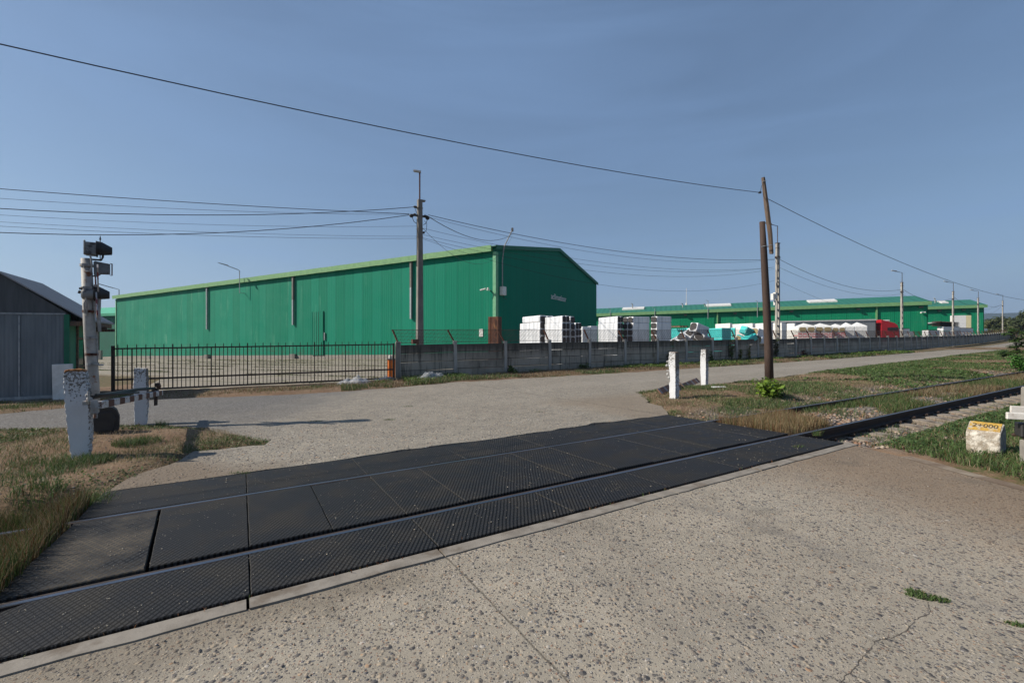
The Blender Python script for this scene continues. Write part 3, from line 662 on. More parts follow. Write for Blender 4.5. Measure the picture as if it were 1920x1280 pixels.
# rubber panels
def panel(t0, t1, n0, n1, lab, mat, cut=None, dz=0, seed=0):
    r = random.Random(seed); c = xy((t0+t1)/2, (n0+n1)/2); a, b = (t1-t0)/2-.0025, (n1-n0)/2
    poly = [(-a, -b), (a, -b), (a, b), (-a, b)]
    if cut: poly = cut((t0+t1)/2, (n0+n1)/2, a, b)
    # subdivide the outline and warp a little: the slabs are worn and curl at their edges
    pl = []
    for i in range(len(poly)):
        p, q = poly[i], poly[(i+1) % len(poly)]; k = max(2, int(math.hypot(q[0]-p[0], q[1]-p[1])/.09))
        for j in range(k):
            pl.append((p[0]+(q[0]-p[0])*j/k + r.uniform(-.0022, .0022), p[1]+(q[1]-p[1])*j/k + r.uniform(-.003, .003)))
    n = len(pl); cx = sum(p[0] for p in pl)/n; cy = sum(p[1] for p in pl)/n
    mb = MB(); tilt = (r.uniform(-.004, .004), r.uniform(-.004, .004))
    f = lambda p, s: (cx+(p[0]-cx)*s[0], cy+(p[1]-cy)*s[1])
    ins = [f(p, (1-.005/max(a, .1), 1-.006/max(b, .1))) for p in pl]
    zt = lambda p: dz + tilt[0]*p[0] + tilt[1]*p[1]
    mb.v = [(p[0], p[1], zt(p)-.09) for p in pl] + [(p[0], p[1], zt(p)-.006) for p in pl] + [(p[0], p[1], zt(p)) for p in ins]
    for i in range(n):
        j = (i+1) % n; mb.f += [(i, j, n+j, n+i), (n+i, n+j, 2*n+j, 2*n+i)]
    mb.f.append(tuple(range(2*n, 3*n))); mb.m = [0]*len(mb.f)
    o = mb.build('rubber_panel', mat, shear=SHT, loc=gz(c)); o.rotation_euler = (0, 0, TRK)
    return tag(o, lab, 'rubber panel', 'black rubber panels of the level crossing')
js = [T0, .045, 1.22, 2.45, 3.66, 4.86, 6.05, T1]
for i in range(7):
    cut = None
    if i == 0: cut = lambda ct, cn, a, b: [(-a-.2, -b), (a, -b), (a, b), (-a+.16, b), (-a-.02, b-.10), (-a-.2, b-.24)]
    panel(js[i], js[i+1], MATN, 3.702, 'long black rubber panel in the near row beside the kerb, %s from left' % ORD[i] if i else 'long black rubber panel with a cut corner, leftmost of the row beside the kerb', M['rubber'], cut, .002*(i % 2), 10+i)
    panel(js[i], js[i+1], 5.275, MATF, 'long black rubber panel in the row beyond the far rail, %s from left' % ORD[i], M['rubber'], None, -.002*(i % 2), 30+i)
jm = [T0, -.60, .045, .62, 1.22, 1.78, 2.45, 3.05, 3.66, 4.26, 4.86, 5.46, 6.05, 6.62, T1]
for i in range(14):
    cut = None; lab = 'short black rubber panel in the row between the rails, %s from left' % ORD[i]
    if i == 0: cut = lambda ct, cn, a, b: [(-a-.06, -b), (a+.05, -b), (a-.045, b), (-a, b)]; lab = 'dusty diamond patterned rubber panel, leftmost of the row between the rails'
    if i == 1: cut = lambda ct, cn, a, b: [(-a+.068, -b), (a, -b), (a, b), (-a-.032, b)]
    panel(jm[i], jm[i+1], 3.835, 5.175, lab, M['rubber2'] if i == 0 else M['rubber'], cut, .004*((i*7) % 3), 60+i)
bed = MB(); bp = [xy(T0+.05, 3.0), xy(T1-.05, 3.0), xy(T1-.05, 6.1), xy(T0+.05, 6.1)]
bed.add([gz(p, -.10) for p in bp], [(0, 1, 2, 3)]); tag(bed.build('track_bed', M['railside']), kind='structure')

# ================================================================== GREEN WAREHOUSE
LA = math.atan2(-.466, .885)            # local +x runs from the far left end towards the near corner
cL = Vector((-.885, .466)); cW = Vector((.466, .885)); CN = Vector((-1.64, 43.8))
def warehouse():
    o = thing('warehouse', (CN.x, CN.y, G(CN.x, CN.y)), LA, 'large green metal warehouse with a pale green eaves band and a lettered gable end', 'warehouse')
    s = shear(LA); Ln, Wd, Hh, Rg = 76.0, 32.0, 10.75, 13.25; pl = .45
    # local: x in [-Ln,0], y in [0,Wd] going away
    MB().box((-Ln/2, .0+.10, pl/2), (Ln, .2, pl)).build('plinth', M['conc'], o, shear=s)
    MB().prism([(-Ln, pl), (0, pl), (0, Hh), (-Ln, Hh)], .0, .12).build('long_wall', M['clad'], o, shear=s)
    g = thing('gable_wall', (0, 0, 0)); bpy.data.objects.remove(g)
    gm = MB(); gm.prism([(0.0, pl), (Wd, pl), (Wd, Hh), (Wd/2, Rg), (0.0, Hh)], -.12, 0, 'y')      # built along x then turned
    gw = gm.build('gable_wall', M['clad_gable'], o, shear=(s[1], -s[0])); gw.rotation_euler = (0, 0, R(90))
    bw = MB(); bw.prism([(-Ln, 0), (0, 0), (0, Hh), (-Ln, Hh)], Wd-.12, Wd).build('rear_wall', M['clad'], o, shear=s)
    ew = MB().prism([(0, 0), (Wd, 0), (Wd, Hh), (Wd/2, Rg), (0, Hh)], -Ln, -Ln+.12, 'x').build('end_wall', M['clad'], o, shear=s)
    rm = MB()
    for (y0, z0, y1, z1) in ((-.3, Hh+.02, Wd/2, Rg+.12), (Wd/2, Rg+.12, Wd+.3, Hh+.02)):
        rm.add([(x_, yy, zz) for x_ in (-Ln-.3, .28) for (yy, zz) in ((y0, z0), (y1, z1), (y1, z1+.08), (y0, z0+.08))], [(0,1,5,4),(3,2,6,7),(0,3,7,4),(0,1,2,3),(4,5,6,7),(1,2,6,5)])
    rm.build('roof', M['roof_green'], o, shear=s)
    # verge trim on the gable
    vm = MB()
    for (y0, z0, y1, z1) in ((-.3, Hh, Wd/2, Rg+.1), (Wd/2, Rg+.1, Wd+.3, Hh)):
        vm.add([(x_, yy, zz) for x_ in (.26, .33) for (yy, zz) in ((y0, z0-.28), (y1, z1-.28), (y1, z1+.12), (y0, z0+.12))], [(0,1,2,3),(4,5,6,7),(0,1,5,4),(3,2,6,7)])
    vm.build('verge_trim', M['dark_green'], o, shear=s)
    fa = MB(); k = int(Ln/1.12); rr = random.Random(4)
    for i in range(k+1):
        a = -Ln-.35+i*1.12; b = min(a+1.108, .33); oz = rr.uniform(-.012, .012)
        fa.add([(x_, yy, zz+oz) for x_ in (a, b) for (yy, zz) in ((-.42, Hh-.42), (-.46, Hh+.16), (-.40, Hh+.16), (-.0, Hh-.30))], [(0,1,5,4),(1,2,6,5),(0,3,7,4),(0,1,2,3),(4,5,6,7)])
    fa.build('eaves_band', M['pale_green'], o, shear=s)
    MB().box((-.02, -.02, (Hh+pl)/2-.2), (.34, .16, Hh-pl-.5)).box((.09, .2, (Hh+pl)/2-.2), (.1, .4, Hh-pl-.5)).build('corner_trim', M['corner_green'], o, shear=s)
    MB().box((-Ln+.05, -.03, (Hh+pl)/2-.2), (.25, .14, Hh-pl-.5)).build('corner_trim', M['corner_green'], o, shear=s)
    for sx_, up in ((-10.2, 7.6), (-29.2, 7.4), (-48.1, 10.2)):
        d = MB(); d.box((sx_, -.17, (up+Hh-.3)/2), (.22, .20, Hh-.3-up), mi=0); d.box((sx_, -.175, (4.25+up)/2), (.20, .19, up-4.25), mi=1)
        d.build('downpipe', [M['conc_pole'], M['galv']], o, shear=s)
        MB().box((sx_, -.16, .3), (.9, .3, .6)).build('drain_block', M['conc_pole'], o, shear=s)
    dr = MB(); dx = -24.8
    dr.box((dx, -.05, 3.1), (1.9, .10, 5.3))
    for e in (-.62, -.22, .18): dr.box((dx+e, -.115, 3.1), (.07, .03, 5.2), mi=1)
    dr.box((dx-.98, -.08, 3.1), (.07, .12, 5.3), mi=0); dr.box((dx+.98, -.08, 3.1), (.07, .12, 5.3), mi=0)
    dd_ = dr.build('sliding_door', [M['clad'], M['dark_green']], o, shear=s)
    MB().box((dx+1.25, -.1, 2.7), (.12, .1, .9)).build('handle', M['galv'], dd_, shear=s)
    # lamps on the wall
    for (sx_, off) in ((-39.3, 0),):
        lm = MB(); lm.tube([(sx_, -.05, 8.9), (sx_, -.75, 8.9), (sx_, -.78, 11.9), (sx_-.15, -1.0, 12.05), (sx_-.9, -1.9, 12.5)], .05, 6)
        a = lm.build('lamp_bracket', M['galv'], o, shear=s)
        MB().add([(sx_-.8+dx_, -1.8+dy_, 12.42+dz_) for dx_, dy_, dz_ in ((0,0,0),(.2,-.18,0),(-.55,-1.0,.35),(-.75,-.8,.35),(0,0,.14),(.2,-.18,.14),(-.55,-1.0,.43),(-.75,-.8,.43))], [(0,1,2,3),(4,5,6,7),(0,1,5,4),(1,2,6,5),(2,3,7,6),(3,0,4,7)]).build('lamp_head', M['grey_paint'], a, shear=s)
    lm = MB(); lm.tube([(-Ln-.1, .6, 9), (-Ln-.5, .6, 9), (-Ln-.5, .6, 12.1), (-Ln-1.1, -.2, 12.4), (-Ln-2.4, -1.5, 13.0)], .06, 6).build('lamp_bracket', M['rust_dark'], o, shear=s)
    # lettering on the gable
    fc = bpy.data.curves.new('lettering', 'FONT'); fc.body = 'aclimatizor'; fc.size = 1.0; fc.extrude = .02
    tmp = bpy.data.objects.new('tmp', fc); C.objects.link(tmp); dg = bpy.context.evaluated_depsgraph_get()
    me = bpy.data.meshes.new_from_object(tmp.evaluated_get(dg)); bpy.data.objects.remove(tmp)
    xs = [v.co.x for v in me.vertices]; w0, w1 = min(xs), max(xs); k = 5.1/(w1-w0)
    for v in me.vertices: v.co = Vector(((v.co.x-w0)*k, v.co.y*1.02, v.co.z))
    me.materials.clear(); me.materials.append(M['white_paint'])
    tx = bpy.data.objects.new('lettering', me); C.objects.link(tx); tx.parent = o
    tx.rotation_euler = (R(90), 0, R(90)); tx.location = (.16, 13.5, 6.85 + s[1]*16)
    # service mast and box at the corner
    mt = MB(); mt.tube([(.32, .9, 7.0), (.32, .9, 9.6), (.45, 1.0, 10.9), (1.1, 1.5, 12.6)], .055, 6)
    ms = mt.build('service_mast', M['grey_paint'], o, shear=s)
    MB().box((1.1, 1.5, 12.6), (.16, .16, .35)).build('insulator', M['black'], ms, shear=s)
    MB().box((.36, .95, 6.6), (.45, .62, .85)).build('junction_box', M['white_paint'], o, bevel=.04, shear=s)
    MB().tube([(.4, .9, 6.2), (.5, .9, 5.9), (.6, 1.25, 5.8)], .03, 5).build('conduit', M['cable'], o, shear=s)
    cmr = MB(); cmr.box((-.55, -.3, 6.65), (.12, .5, .12)).tube([(-.75, -.5, 6.75), (-1.25, -.7, 6.62)], .08, 8).tube([(-.5, -.5, 6.78), (-.2, -.9, 6.7)], .08, 8)
    cmr.build('camera', M['white_paint'], o, shear=s)
    MB().box((-1.55, -.03, 2.55), (.42, .04, .75)).build('notice_plate', M['white_paint'], o, shear=s)
    return o
warehouse()
# rusty steel column box in front of the corner
p = ray_n(928, 21.4); hgt_ = zat(0, 594, p[1])-G(*p)
rc = MB(); rc.box((0, 0, hgt_/2), (.60, .44, hgt_)).box((-.16, -.225, hgt_/2), (.03, .03, hgt_)).box((.14, -.225, hgt_*.8), (.05, .02, hgt_*.3))
rcm = mottled('flaking_rusty_brown_paint', (.13, .045, .02), (.055, .022, .013), 6, .85, .6, 25, .01, (.30, .14, .05), 4, (.58, .68), stretch=(1, 1, .35))
o = rc.build('rusty_column', rcm, bevel=.02, loc=gz(p)); o.rotation_euler = (0, 0, R(-22)); tag(o, 'flaking rusty brown steel column box standing behind the yard wall at the warehouse corner', 'steel column')

# ================================================================== FAR GREEN BUILDINGS
def far_building(PR, LT, depth, eave, rg, lab, lamps, pipes, sky_l, vents, name='warehouse'):
    a = math.atan2(-.3256, .9455); o = thing(name, (PR[0], PR[1], G(*PR)), a, lab, 'warehouse'); s = shear(a)
    MB().prism([(-LT, 0), (0, 0), (0, eave), (-LT, eave)], 0, .15).build('long_wall', M['clad_far'], o, shear=s)
    MB().prism([(0, 0), (depth, 0), (depth, eave), (depth/2, rg), (0, eave)], -.15, 0, 'x').build('gable_wall', M['clad_far'], o, shear=s)
    MB().prism([(0, 0), (depth, 0), (depth, eave), (depth/2, rg), (0, eave)], -LT, -LT+.15, 'x').build('end_wall', M['clad_far'], o, shear=s)
    MB().prism([(-LT, 0), (0, 0), (0, eave), (-LT, eave)], depth-.15, depth).build('rear_wall', M['clad_far'], o, shear=s)
    rm = MB()
    for (y0, z0, y1, z1) in ((-.5, eave, depth/2, rg+.1), (depth/2, rg+.1, depth+.5, eave)):
        rm.add([(x_, yy, zz) for x_ in (-LT-.3, .35) for (yy, zz) in ((y0, z0), (y1, z1), (y1, z1+.08), (y0, z0+.08))], [(0,1,5,4),(3,2,6,7),(0,3,7,4),(0,1,2,3),(4,5,6,7)])
    rm.build('roof', M['roof_green'], o, shear=s)
    MB().box((-LT/2, -.53, eave-.18), (LT+.6, .12, .62)).build('gutter', M['pale_green'], o, shear=s)
    for x_ in pipes: MB().box((x_, -.14, eave-1.9), (.22, .24, 3.2)).build('downpipe', M['pale_green'], o, shear=s)
    for x_ in lamps: MB().box((x_, -.35, eave-.85), (.5, .5, .22)).build('floodlight', M['black'], o, shear=s)
    for x_, w_ in sky_l:
        k = (rg-eave)/(depth/2+.5)
        MB().add([(x_+dx_, yy, eave+k*(yy+.5)+zz) for dx_ in (0, w_) for yy in (depth*.22, depth*.40) for zz in (.1, .38)], [(1,3,7,5),(0,1,5,4),(0,2,3,1),(4,6,7,5),(2,3,7,6)]).build('skylight', M['white_paint'], o, shear=s)
    for x_, y_, h_ in vents:
        k = (rg-eave)/(depth/2+.5); z_ = eave+k*(y_+.5)
        MB().tube([(x_, y_, z_), (x_, y_, z_+h_), (x_-.25, y_-.1, z_+h_+.15)], .12, 8).build('roof_vent', M['grey_paint'], o, shear=s)
    return o, s
PR1 = (73.1, 80.0); e1 = Vector((.9455, -.3256))
def along(px, PR):   # distance left of the right-hand end for a pixel column
    return -solve(PR, (-e1.x, -e1.y), px)
b1, s1 = far_building(PR1, 78, 10.6, 7.36, 8.8, 'long low green hall with a ribbed green roof and three white skylights behind the lorry', [along(q, PR1) for q in (1285, 1378, 1483, 1608, 1725)], [along(q, PR1) for q in (1345, 1643)],
    [(along(q, PR1)-1.5, 4.6) for q in (1178, 1342, 1542)], [(along(q, PR1), 3, h_) for q, h_ in ((1184, 1.2), (1281, .8), (1324, .5))])
s_ = s1
for q, h_ in ((1145, 1.0), (1327, 1.8), (1419, 1.3), (1228, .8)):
    a = along(q, PR1); MB().tube([(a, -.6, 5.6), (a, -.7, 7.4+h_), (a-.4, -1.1, 7.5+h_)], .06, 6).build('lamp_bracket', M['galv'], b1, shear=s1)
a = along(1728, PR1); MB().box((a, -.5, 5.6), (.5, .6, .18)).tube([(a-.2, -.8, 5.6), (a-.7, -1.4, 5.5)], .12, 8).build('camera', M['white_paint'], b1, shear=s1)
PR2 = (100.6, 97.0)
b2, s2 = far_building(PR2, 30, 11, 7.36, 8.9, 'second green hall farther right, with cream panels stacked before its wall', [along(1805, PR2), along(1760, PR2)], [], [(along(1778, PR2), 1.2)], [(along(1770, PR2), 3.5, 1.0)])
for q in ((1748, .20), (1768, .3)): pass
MB().box((along(1752, PR2)-.5, -.12, 3.9), (6, .2, .25)).build('door_rail', M['white_paint'], b2, shear=s2)
# hall behind on the left
PL = (-84, 104); a = R(-12); s = shear(a)
b3 = thing('warehouse', gz(PL), a, 'green hall with a pale green roof seen between the grey shed and the big warehouse', 'warehouse')
MB().prism([(-60, 0), (0, 0), (0, 10), (-60, 10)], 0, .2).build('long_wall', mottled('dark_hall_green', (.0, .13, .075), (.0, .11, .06), .5, .7, 0, 1), b3, shear=s)  # plain deep green of this wall
MB().prism([(0, 0), (20, 0), (20, 10), (0, 10)], -.2, 0, 'x').build('end_wall', M['dark_green'], b3, shear=s)
rm = MB(); rm.add([(-60.5, -.8, 10), (.5, -.8, 10), (.5, 10, 12.6), (-60.5, 10, 12.6), (-60.5, 20.8, 10), (.5, 20.8, 10), (-60.5, -.8, 9.4), (.5, -.8, 9.4)], [(0,1,2,3),(3,2,5,4),(6,7,1,0),(1,5,2)])
rm.build('roof', mottled('bright_green_roof', (.07, .40, .22), (.06, .34, .19), .4, .5, 0, 1), b3, shear=s)
# boundary wall at the back left
bw = thing('boundary_wall', gz((-66.5, 73)), 0, 'tall dark concrete boundary wall with rusty spikes, left of the big warehouse', 'wall')
MB().box((-13, 0, 2.9), (26.5, .25, 5.6)).build('wall_panel', M['wallc'], bw)
sp = MB()
for i in range(30): sp.box((-26+i*.9+random.uniform(-.2, .2), 0, 6.2+random.uniform(-.1, .5)), (.06, .06, 1.4+random.uniform(0, .6)), Matrix.Rotation(random.uniform(-.12, .12), 3, 'Y'))
sp.build('spikes', M['rust'], bw)
MB().box((-.6, -.35, .75), (3.2, .35, 1.5)).build('lower_block', M['conc'], bw)
# distant masts
for px_, py_, Y, h_, lab in ((1287, 552, 170, 0, 'slim white mast rising behind the long green roof'),):
    X = (px_-960)/FOC*Y; t_ = MB(); z1_ = zat(px_, py_+16, Y); t_.tube([(0, 0, 0), (0, 0, z1_-G(X, Y))], [.5, .35], 8); t_.tube([(0, 0, z1_-G(X, Y)), (0, 0, zat(0, 540, Y)-G(X, Y))], .08, 5)
    o = t_.build('mast', M['white_paint'], loc=gz((X, Y))); tag(o, lab, 'mast')

# ================================================================== YARD WALL (precast posts and boards, leaning irons, wire mesh)
yw = thing('concrete_yard_wall', gz(xy(WT[0], WN[0])), 0, 'long grimy precast concrete yard wall with rusty leaning irons and wire mesh on top', 'wall')
oz = Vector(gz(xy(WT[0], WN[0]))); WP = [xy(t, n) for t, n in zip(WT, WN)]; rr = random.Random(11)
postm = None; WH = 1.5
boards = []; wires = MB(); NB = len(WP)-1
for i in range(NB+1):
    p = Vector(WP[i]); a = Vector(WP[min(i+1, NB)])-Vector(WP[max(i-1, 0)]); ang = math.atan2(a.y, a.x)
    lx, ly = p.x-oz.x, p.y-oz.y; lz = G(p.x, p.y)-oz.z
    if postm is None:
        mb = MB(); mb.box((0, -.02, .80), (.14, .17, 1.62)); postm = mb.jitter(.006, 1).build('wall_post', M['conc_pole2'], yw, bevel=.012); po = postm
        ib = MB(); ib.box((0, 0, .28), (.058, .058, .64)); 
        irm = ib.build('leaning_iron', mottled('orange_rusty_iron', (.17, .065, .032), (.10, .040, .022), 14, .9, .3, 80, .002), po)
    else:
        po = postm.copy(); C.objects.link(po); po.parent = yw
        irm2 = irm.copy(); C.objects.link(irm2); irm2.parent = po
    po.location = (lx, ly, lz+rr.uniform(-.03, .03)); po.rotation_euler = (rr.uniform(-.015, .015), rr.uniform(-.012, .012), ang)
    io = irm if i == 0 else irm2
    lean = R(-20 - rr.uniform(-5, 5)); io.location = (0, .06, 1.56); io.rotation_euler = (R(-14), lean, 0)
    if i < NB:
        q = Vector(WP[i+1]); L_ = (q-p).length; dz = G(q.x, q.y)-G(p.x, p.y); mb = MB(); tiltb = rr.uniform(-.007, .007)
        if i == 0: tiltb = .018
        zt = 0
        for k in range(4):
            z0 = k*.375-.02; hgt_ = .368; off = rr.uniform(-.012, .012); tb = tiltb*(k > 0)*.9 + rr.uniform(-.006, .006)
            segs = 1; a0, a1 = .05, L_-.05
            mb.add([(x_, y_, z_ + x_/L_*(dz)+ (x_/L_-.5)*tb*2*(k in (1, 2, 3))) for x_ in (a0, a1) for y_ in (-.035+off, .035+off) for z_ in (z0, z0+hgt_)], [(0,1,3,2),(4,6,7,5),(0,4,5,1),(2,3,7,6),(0,2,6,4),(1,5,7,3)])
        bo = mb.jitter(.004, i).build('wall_boards', M['wallc'], yw); ang2 = math.atan2((q-p).y, (q-p).x)
        bo.location = (lx, ly, lz); bo.rotation_euler = (0, 0, ang2)
        # mesh
        r_ = .0085 if i < 12 else .010; off = Vector((-.19, .20, 0)); M2 = Matrix.Rotation(ang2, 3, 'Z')
        def wp(u, v):       # u along, v up 0..1
            b = M2 @ Vector((u, .06 + .15*v, 0)) + M2 @ Vector((-.22*v, 0, 0)); return Vector((lx, ly, lz+u/L_*dz+1.55+.56*v+.012*math.sin(u*5+i))) + b
        rows = 9
        if i < 34:
            for k in range(rows+1): wires.tube([wp(0, k/rows), wp(L_/2, k/rows), wp(L_, k/rows)], r_*(1.6 if k in (0, rows) else .9), 3, caps=False)
            cols = 14 if i < 22 else 7
            for c_ in range(cols+1):
                pts = [wp(L_*(c_+(.5*(k % 2)))/cols, k/rows) for k in range(rows+1)]
                if i < 22:
                    for k in range(rows): wires.tube([wp(min(L_, L_*(c_+.5*(k % 2))/cols), k/rows), wp(min(L_, L_*(c_+.5*(k % 2))/cols), (k+1)/rows)], r_*.8, 3, caps=False)
                else: wires.tube([pts[0], pts[-1]], r_*.9, 3, caps=False)
        else:
            for k in (0, 3, 6, 9): wires.tube([wp(0, k/9), wp(L_, k/9)], r_*1.6, 3, caps=False)
wires.build('wire_mesh', M['rust_dark'], yw)

# ================================================================== GATE
g0 = Vector(at(212, 738)); g1 = Vector(at(738, 713)); ga = math.atan2((g1-g0).y, (g1-g0).x); GL = (g1-g0).length; gs = shear(ga)
gt = thing('sliding_gate', gz(g0), ga, 'long black barred steel gate with spiked tops across the yard entrance', 'gate')
GH = 1.50
fr = MB(); fr.box((0, 0, GH/2+.05), (.09, .07, GH+.1)).box((GL, 0, GH/2+.05), (.07, .06, GH)).box((GL/2, 0, .10), (GL, .06, .06)).box((GL/2, 0, .46), (GL, .05, .06)).box((GL/2, 0, GH), (GL, .05, .05))
fr.build('gate_frame', M['rust_dark'], gt, shear=gs)
npk = 73; pk = None
for i in range(1, npk):
    x_ = GL*i/npk; tall = i % 2 == 1; big = i % 9 == 4
    mb = MB(); r = .034 if big else .022; top = GH+(.11 if tall else 0)
    mb.box((0, 0, (.1+top)/2), (r, r, top-.1))
    if tall: mb.add([(-r/2, -r/2, top), (r/2, -r/2, top), (r/2, r/2, top), (-r/2, r/2, top), (0, 0, top+.05)], [(0,1,4),(1,2,4),(2,3,4),(3,0,4)])
    o = mb.build('gate_bar', M['rust_dark'], gt); o.location = (x_, 0, gs[0]*x_)
gp = MB().box((0, 0, .8), (.16, .16, 1.62)).jitter(.008, 4).build('gate_post', M['conc_pole'], gt, bevel=.015); gp.location = (GL+.16, 0, gs[0]*GL)
gr_ = MB(); gr_.box((GL/2, -.12, -.005), (GL+1, .05, .03)).build('gate_track', M['rust_dark'], gt, shear=gs)
# orange motor cabinet
p = ray_n(735, 19.6); oc = thing('gate_motor_cabinet', gz(p), R(20), 'orange metal gate motor cabinet standing behind the right end of the gate', 'cabinet')
MB().box((0, 0, .42), (.34, .30, .84)).build('cabinet_body', M['orange'], oc, bevel=.02); MB().box((.05, -.155, .45), (.20, .015, .64)).build('cabinet_door', M['orange'], oc, bevel=.005); MB().box((0, 0, .87), (.40, .36, .05)).build('cabinet_lid', M['grey_paint'], oc)
MB().box((-.05, .0, .96), (.16, .2, .14)).build('box_on_top', M['white_paint'], oc, bevel=.02)
# crumpled sheets of clear film
def film(p, sx_, sy_, h_, seed, lab, rz=0):
    k = 26; x_ = np.linspace(-1, 1, k); X, Y = np.meshgrid(x_, x_); r = np.random.default_rng(seed)
    e = 1-np.clip(np.hypot(X*1.0, Y)-.1*fbm(X, Y, 3, seed), 0, 1)**2
    Z = h_*(e*(.35+.9*np.abs(fbm(X, Y, 2.2, seed+2, 4)-.35)*2.2)) + .012
    x2 = X*sx_*(1+.25*(fbm(X, Y, 1.7, seed+4)-.5)); y2 = Y*sy_*(1+.5*(fbm(X, Y, 2, seed+5)-.5))
    m = np.hypot(X, Y) < 1.0 + .25*(fbm(X, Y, 3, seed+8)-.5)
    idx = np.arange(k*k).reshape(k, k); fc = [(idx[j, i], idx[j, i+1], idx[j+1, i+1], idx[j+1, i]) for j in range(k-1) for i in range(k-1) if m[j, i] and m[j+1, i+1]]
    o = npmesh('plastic_sheet', np.stack([x2.ravel(), y2.ravel(), Z.ravel()], 1), faces4=np.array(fc), mats=M['plastic'], smooth=False)
    o.location = (p[0], p[1], max(hz1(p), G(*p)-.01)); o.rotation_euler = (0, 0, rz); return tag(o, lab, 'plastic sheet', 'plastic sheets lying along the wall')
film(at(664, 722), .62, .35, .34, 4, 'crumpled clear plastic sheet caught under the foot of the gate', R(25))
film(at(808, 712), .72, .28, .34, 9, 'crumpled clear plastic sheet lying at the foot of the concrete wall', R(22))
film(at(722, 714), .55, .22, .16, 14, 'low heap of clear plastic film by the gate motor cabinet', R(25))

# ================================================================== WHITEWASHED POSTS (old sleepers set upright)
def ragged_post(outline, depth, p, lab, rz, seed, name='concrete_post', dz=-.05):
    r = random.Random(seed); pl = []
    for i in range(len(outline)):
        a, b = outline[i], outline[(i+1) % len(outline)]; l = math.hypot(b[0]-a[0], b[1]-a[1]); k = max(1, int(l/.028))
        for j in range(k): pl.append((a[0]+(b[0]-a[0])*j/k + r.uniform(-.006, .006), a[1]+(b[1]-a[1])*j/k + r.uniform(-.005, .005)))
    n = len(pl); cx = sum(a for a, b in pl)/n; cz = sum(b for a, b in pl)/n; mb = MB()
    ys = [-depth/2, -depth/2+.018, -.02, depth/2-.018, depth/2]; sc = [.955, 1, 1, 1, .955]
    for y_, s_ in zip(ys, sc):
        for (a, b) in pl: mb.v.append((cx+(a-cx)*s_+r.uniform(-.003, .003), y_+r.uniform(-.004, .004), cz+(b-cz)*(1-(1-s_)*.25)+r.uniform(-.002, .002)))
    for q in range(len(ys)-1):
        for i in range(n): j = (i+1) % n; mb.f.append((q*n+i, q*n+j, (q+1)*n+j, (q+1)*n+i))
    mb.f += [tuple(range(n))[::-1], tuple(range((len(ys)-1)*n, len(ys)*n))]; mb.m = [0]*len(mb.f)
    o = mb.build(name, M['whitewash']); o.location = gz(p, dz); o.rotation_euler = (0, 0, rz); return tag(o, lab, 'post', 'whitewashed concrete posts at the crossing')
pA = Vector(at(152, 860)); pB = Vector(at(265, 796))
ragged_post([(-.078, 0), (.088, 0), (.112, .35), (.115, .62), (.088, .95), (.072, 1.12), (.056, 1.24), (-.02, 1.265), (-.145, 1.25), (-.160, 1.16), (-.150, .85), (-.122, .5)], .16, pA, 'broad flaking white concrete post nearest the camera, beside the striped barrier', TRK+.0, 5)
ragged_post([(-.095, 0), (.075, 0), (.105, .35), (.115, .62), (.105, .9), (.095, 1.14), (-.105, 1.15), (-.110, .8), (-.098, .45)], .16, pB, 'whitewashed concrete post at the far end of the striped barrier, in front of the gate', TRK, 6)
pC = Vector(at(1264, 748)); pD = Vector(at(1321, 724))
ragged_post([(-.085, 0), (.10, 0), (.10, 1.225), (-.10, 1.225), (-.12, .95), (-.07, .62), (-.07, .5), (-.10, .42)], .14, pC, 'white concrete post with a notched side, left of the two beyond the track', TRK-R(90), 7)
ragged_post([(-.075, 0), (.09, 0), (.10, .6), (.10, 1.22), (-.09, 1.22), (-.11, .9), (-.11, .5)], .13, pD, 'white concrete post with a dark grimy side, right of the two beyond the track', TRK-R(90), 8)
# fittings left on the post
ff = thing('hinge_bracket', gz(pC), TRK-R(90), 'rusty whitewashed hinge bracket hanging on the notched side of a white post', 'bracket')
zb = .60; q = Matrix.Identity(3)
fb = MB(); fb.box((-.15, .06, .78), (.03, .07, .36)).box((-.22, .06, .70), (.10, .05, .03)); fb.ball((-.25, .06, .92), .035).ball((-.27, .06, .82), .04).ball((-.24, .06, .60), .045).ball((-.2, .06, .52), .04)
fb.tube([(-.12, .06, .95), (-.25, .06, .93)], .02, 6).tube([(-.12, .06, .60), (-.26, .06, .58)], .02, 6).build('bracket_body', M['grey_paint'], ff)

